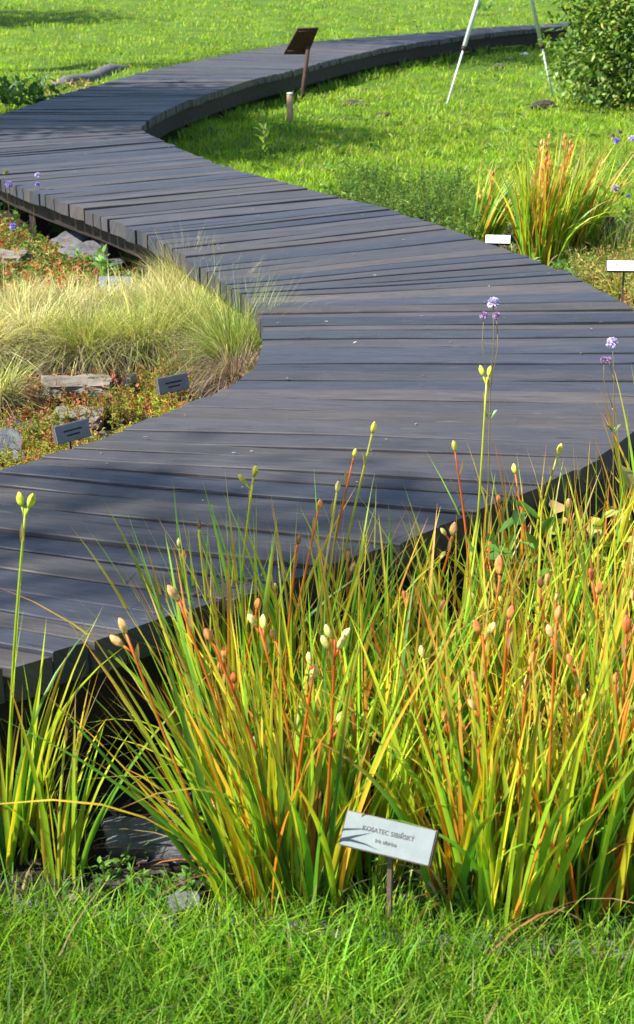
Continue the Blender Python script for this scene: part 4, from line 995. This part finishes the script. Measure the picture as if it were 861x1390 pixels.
#shade_tree(1.9, 16.6, 6.6, (1.2, .4, .6), 'slim tree left of the view that shades the lawn middle', 26, 40)
shade_tree(-.55, 3.35, 8.0, (1.1, .5, .6), 'slender tree left of the camera dappling the near boards', 24, 40, L=.12, W=.06)
shade_tree(2.2, 26.5, 11.5, (3.6, 1.7, 1.6), 'tree behind left whose dappled shade lies on the far boardwalk', 150, 50)
shade_tree(-7.5, 34.0, 7.0, (3.2, 1.8, 1.6), 'far left tree shading the top left corner of the lawn', 160, 60)

# ------------------------------------------------------------------ signs, posts, poles
def text_mesh(body, size, mat, parent, loc, M, name='lettering', bold=0.0, align='CENTER'):
    cu = bpy.data.curves.new(name, 'FONT'); cu.body = body; cu.size = size; cu.align_x = align; cu.align_y = 'CENTER'; cu.extrude = 0.0003; cu.offset = bold
    to = bpy.data.objects.new('tmp_text', cu); COL.objects.link(to)
    dg = bpy.context.evaluated_depsgraph_get(); me = bpy.data.meshes.new_from_object(to.evaluated_get(dg))
    bpy.data.objects.remove(to); me.materials.clear(); me.materials.append(mat); me.name = name
    me.transform(Matrix.Translation(loc) @ M.to_4x4()); o = bpy.data.objects.new(name, me); return link(o, parent)

def plant_label(px, py, Y, w, h, yaw, tilt, plate_mat, label, lines=None, th=.014, roll=0.0, group='plant labels', back=M_frame, stake_mat=None):
    """centre of the plate in the picture at depth Y; yaw: turns the face (+ = facing right), tilt: leans it back"""
    c = atY(px, py, Y); base = Vector((c.x, c.y + .01, float(ground(c.x, c.y))))
    o = thing('plant_label', label, 'plant label', base, group)
    # local: x right, y up the plate, z out of the face
    M = Matrix.Rotation(yaw, 3, 'Z') @ Matrix.Rotation(math.pi/2 - tilt, 3, 'X') @ Matrix.Rotation(roll, 3, 'Z')
    cc = c - base; n = M @ Vector((0, 0, 1))
    mb = MB(); box(mb, cc, (w, h, th), M, bev=.001); bk = mb.build('backing', back, o, smooth=False)
    mb = MB(); box(mb, cc + n * (th/2 + .0012), (w*.975, h*.95, .0024), M, bev=.0006); pl = mb.build('plate', plate_mat, o, smooth=False)
    mb = MB(); top = cc - n*(th/2 + .006); box(mb, (top.x, top.y, (top.z - .06)/2), (.009, .009, top.z + .06), Matrix.Rotation(yaw, 3, 'Z'), bev=.001)
    mb.build('stake', stake_mat or M_frame, o, smooth=False)
    face = cc + n * (th/2 + .0026)
    if lines:
        for (txt, sz, dy) in lines: text_mesh(txt, sz, M_ink, pl, face + M @ Vector((0, dy, 0)), M, bold=.0002)
    else:
        # two lines of print too small to read: rows of short uneven strokes
        mb = MB()
        for row, (ln, dy) in enumerate(((.52, .10), (.36, -.14))):
            x = -ln*w/2
            while x < ln*w/2:
                k = random.uniform(.010, .022)*w; box(mb, face + M @ Vector((x + k/2, dy*h, 0)), (k, h*random.uniform(.07, .11), .0006), M); x += k + .006*w
        mb.build('lettering', M_ink, pl, smooth=False)
    return o
plant_label(528, 1138, 2.26, .172, .064, R(-24), R(38), M_pale, 'pale grey plant label with dark print standing among the front iris', [('KOSATEC SIBIŘSKÝ', .0115, .007), ('Iris sibirica', .0095, -.010)])
plant_label(97, 586, 4.75, .145, .062, R(47), R(15), M_grey, 'grey plant label nearest the boardwalk, lower left of the bed')
plant_label(234, 521, 5.6, .15, .066, R(42), R(12), M_grey, 'dark grey plant label in front of the tussocks, right of the long stone')
plant_label(157, 386, 7.7, .18, .085, R(-4), R(30), M_bluegrey, 'blue grey plant label behind the tussocks below the slate')
plant_label(68, 345, 9.2, .075, .07, R(-30), R(8), M_rust, 'small rust brown block label among the sedum at upper left', th=.03, back=M_rust)
plant_label(178, 526, 5.8, .12, .10, R(78), R(8), M_grey, 'dark plant label seen edge on between the stone and red plants', back=M_dark_stone)
plant_label(676, 326, 7.7, .13, .055, R(-8), R(48), M_white, 'small white plant label at the foot of the far iris')
plant_label(848, 362, 6.8, .165, .055, R(-3), R(40), M_white, 'white plant label at the right picture edge above the boardwalk')
#plant_label(8, 620, 4.45, .10, .05, R(60), R(10), M_grey, 'grey label half hidden at the lower left picture edge', back=M_dark_stone)

# rusty lectern
b = G(410, 137); o = thing('lectern_sign', 'rusty steel lectern sign on a thin post seen from behind', 'sign', b)
Y = b.y; tl, tr, br, bl = [atY(*q, yy) - b for q, yy in (((404.5, 39), Y - .16), ((433, 38), Y - .16), ((418, 74), Y + .16), ((385, 74), Y + .16))]
tl, tr, br, bl = [atY(404.5, 39, Y - .14) - b, atY(433, 38, Y - .14) - b, atY(418.5, 74, Y + .10) - b, atY(385, 74, Y + .10) - b]
mb = MB(); nn = (tr - tl).cross(bl - tl).normalized() * .02
V = [tl, tr, br, bl, tl + nn, tr + nn, br + nn, bl + nn]
mb.add([tuple(v) for v in V], Q=[[0,1,2,3],[7,6,5,4],[0,4,5,1],[1,5,6,2],[2,6,7,3],[3,7,4,0]]); mb.build('panel', M_rust, o, smooth=False)
for (p, q) in ((tl.lerp(bl, .1), tr.lerp(br, .1)), (tl.lerp(bl, .85), tr.lerp(br, .85))):
    mb = MB(); tube(mb, [p.lerp(q, .08), p.lerp(q, .92)], .012, 6); mb.build('rib', M_rust, o)
mb = MB(); tp = atY(419, 60, Y) - b; tube(mb, [Vector((0, 0, -.1)), Vector((0, 0, 0)), tp], [.028, .028, .028], 8); mb.build('post', M_rust, o)
# short wooden stake
b = G(394, 168); mb = MB(); tube(mb, [Vector((0, 0, -.1)), Vector((0, 0, .1)), Vector((0, 0, .3))], [.036, .036, .034], 10, np.array((1, 1, 1)))
o = mb.build('wooden_stake', solid_mat('stake_wood', (.2, .13, .08), (.36, .26, .17), 10, .8, .5, .3, (1, 1, .3)), offset=(0, 0, 0)); o.location = b; tag(o, 'short round wooden stake on the lawn in front of the lectern', 'stake')
mb = MB(); tube(mb, [Vector((0, 0, .301)), Vector((0, 0, .318))], [.037, .03], 10); mb.build('cap', M_white, o)
# A-frame of two slim pale poles
b1, b2 = G(606, 146), G(752, 134); apex = atY(691, -140, (b1.y + b2.y)/2); o = thing('pole_frame', 'two slim pale metal poles leaning together over the lawn', 'pole frame', (b1 + b2)/2)
bb = (b1 + b2)/2
for bs in (b1, b2):
    d = (apex - bs); mb = MB(); tube(mb, [bs - bb - d*.03, bs - bb + d*.28], [.012, .012], 8); p = mb.build('pole', M_pole, o)
    mb2 = MB(); tube(mb2, [bs - bb + d*.28, bs - bb + d*1.02], [.026, .026], 10); mb2.build('pole', M_pole, o)
    mb3 = MB(); tube(mb3, [bs - bb + d*.272, bs - bb + d*.29], [.031, .031], 10); mb3.build('collar', M_rust, o)
mb = MB(); tube(mb, [apex - bb - Vector((.08, 0, .03)), apex - bb + Vector((.08, 0, -.03))], [.035, .035], 10); mb.build('apex_joint', M_pole, o)

# ------------------------------------------------------------------ light, sky, camera
w = bpy.data.worlds.new('World'); scene.world = w; w.use_nodes = True; nt = w.node_tree
bg = nt.nodes['Background']; sky = nt.nodes.new('ShaderNodeTexSky'); sky.sky_type = 'NISHITA'; sky.sun_disc = False
az = math.atan2(SUN_AZ[0], SUN_AZ[1])                      # compass angle from +Y towards +X
sky.sun_elevation = R(SUN_EL); sky.sun_rotation = az; sky.air_density = 1.0; sky.dust_density = 0.6; sky.ozone_density = 1.2
nt.links.new(sky.outputs[0], bg.inputs['Color']); bg.inputs['Strength'].default_value = 0.10
sl = bpy.data.lights.new('sun', 'SUN'); sl.energy = 5.0; sl.angle = R(0.55); sl.color = (1.0, 0.94, 0.84)
so = bpy.data.objects.new('sun', sl); COL.objects.link(so)
sd = Vector((SUN_AZ[0]*math.cos(R(SUN_EL)), SUN_AZ[1]*math.cos(R(SUN_EL)), math.sin(R(SUN_EL))))
so.rotation_euler = sd.to_track_quat('Z', 'Y').to_euler()

cd = bpy.data.cameras.new('camera'); cam = bpy.data.objects.new('camera', cd); COL.objects.link(cam)
cam.location = (0, 0, CAMZ); cam.rotation_euler = (math.pi/2 - PITCH, 0, 0)
cd.sensor_fit = 'VERTICAL'; cd.sensor_height = 25.0; cd.lens = F / 1390 * 25.0; cd.clip_end = 500; cd.clip_start = .05
cd.dof.use_dof = True; cd.dof.focus_distance = 4.3; cd.dof.aperture_fstop = 7.0
scene.camera = cam
scene.view_settings.view_transform = 'Standard'; scene.view_settings.look = 'None'; scene.view_settings.exposure = 1.38; scene.view_settings.gamma = 1.0
scene.cycles.max_bounces = 8; scene.cycles.transparent_max_bounces = 8
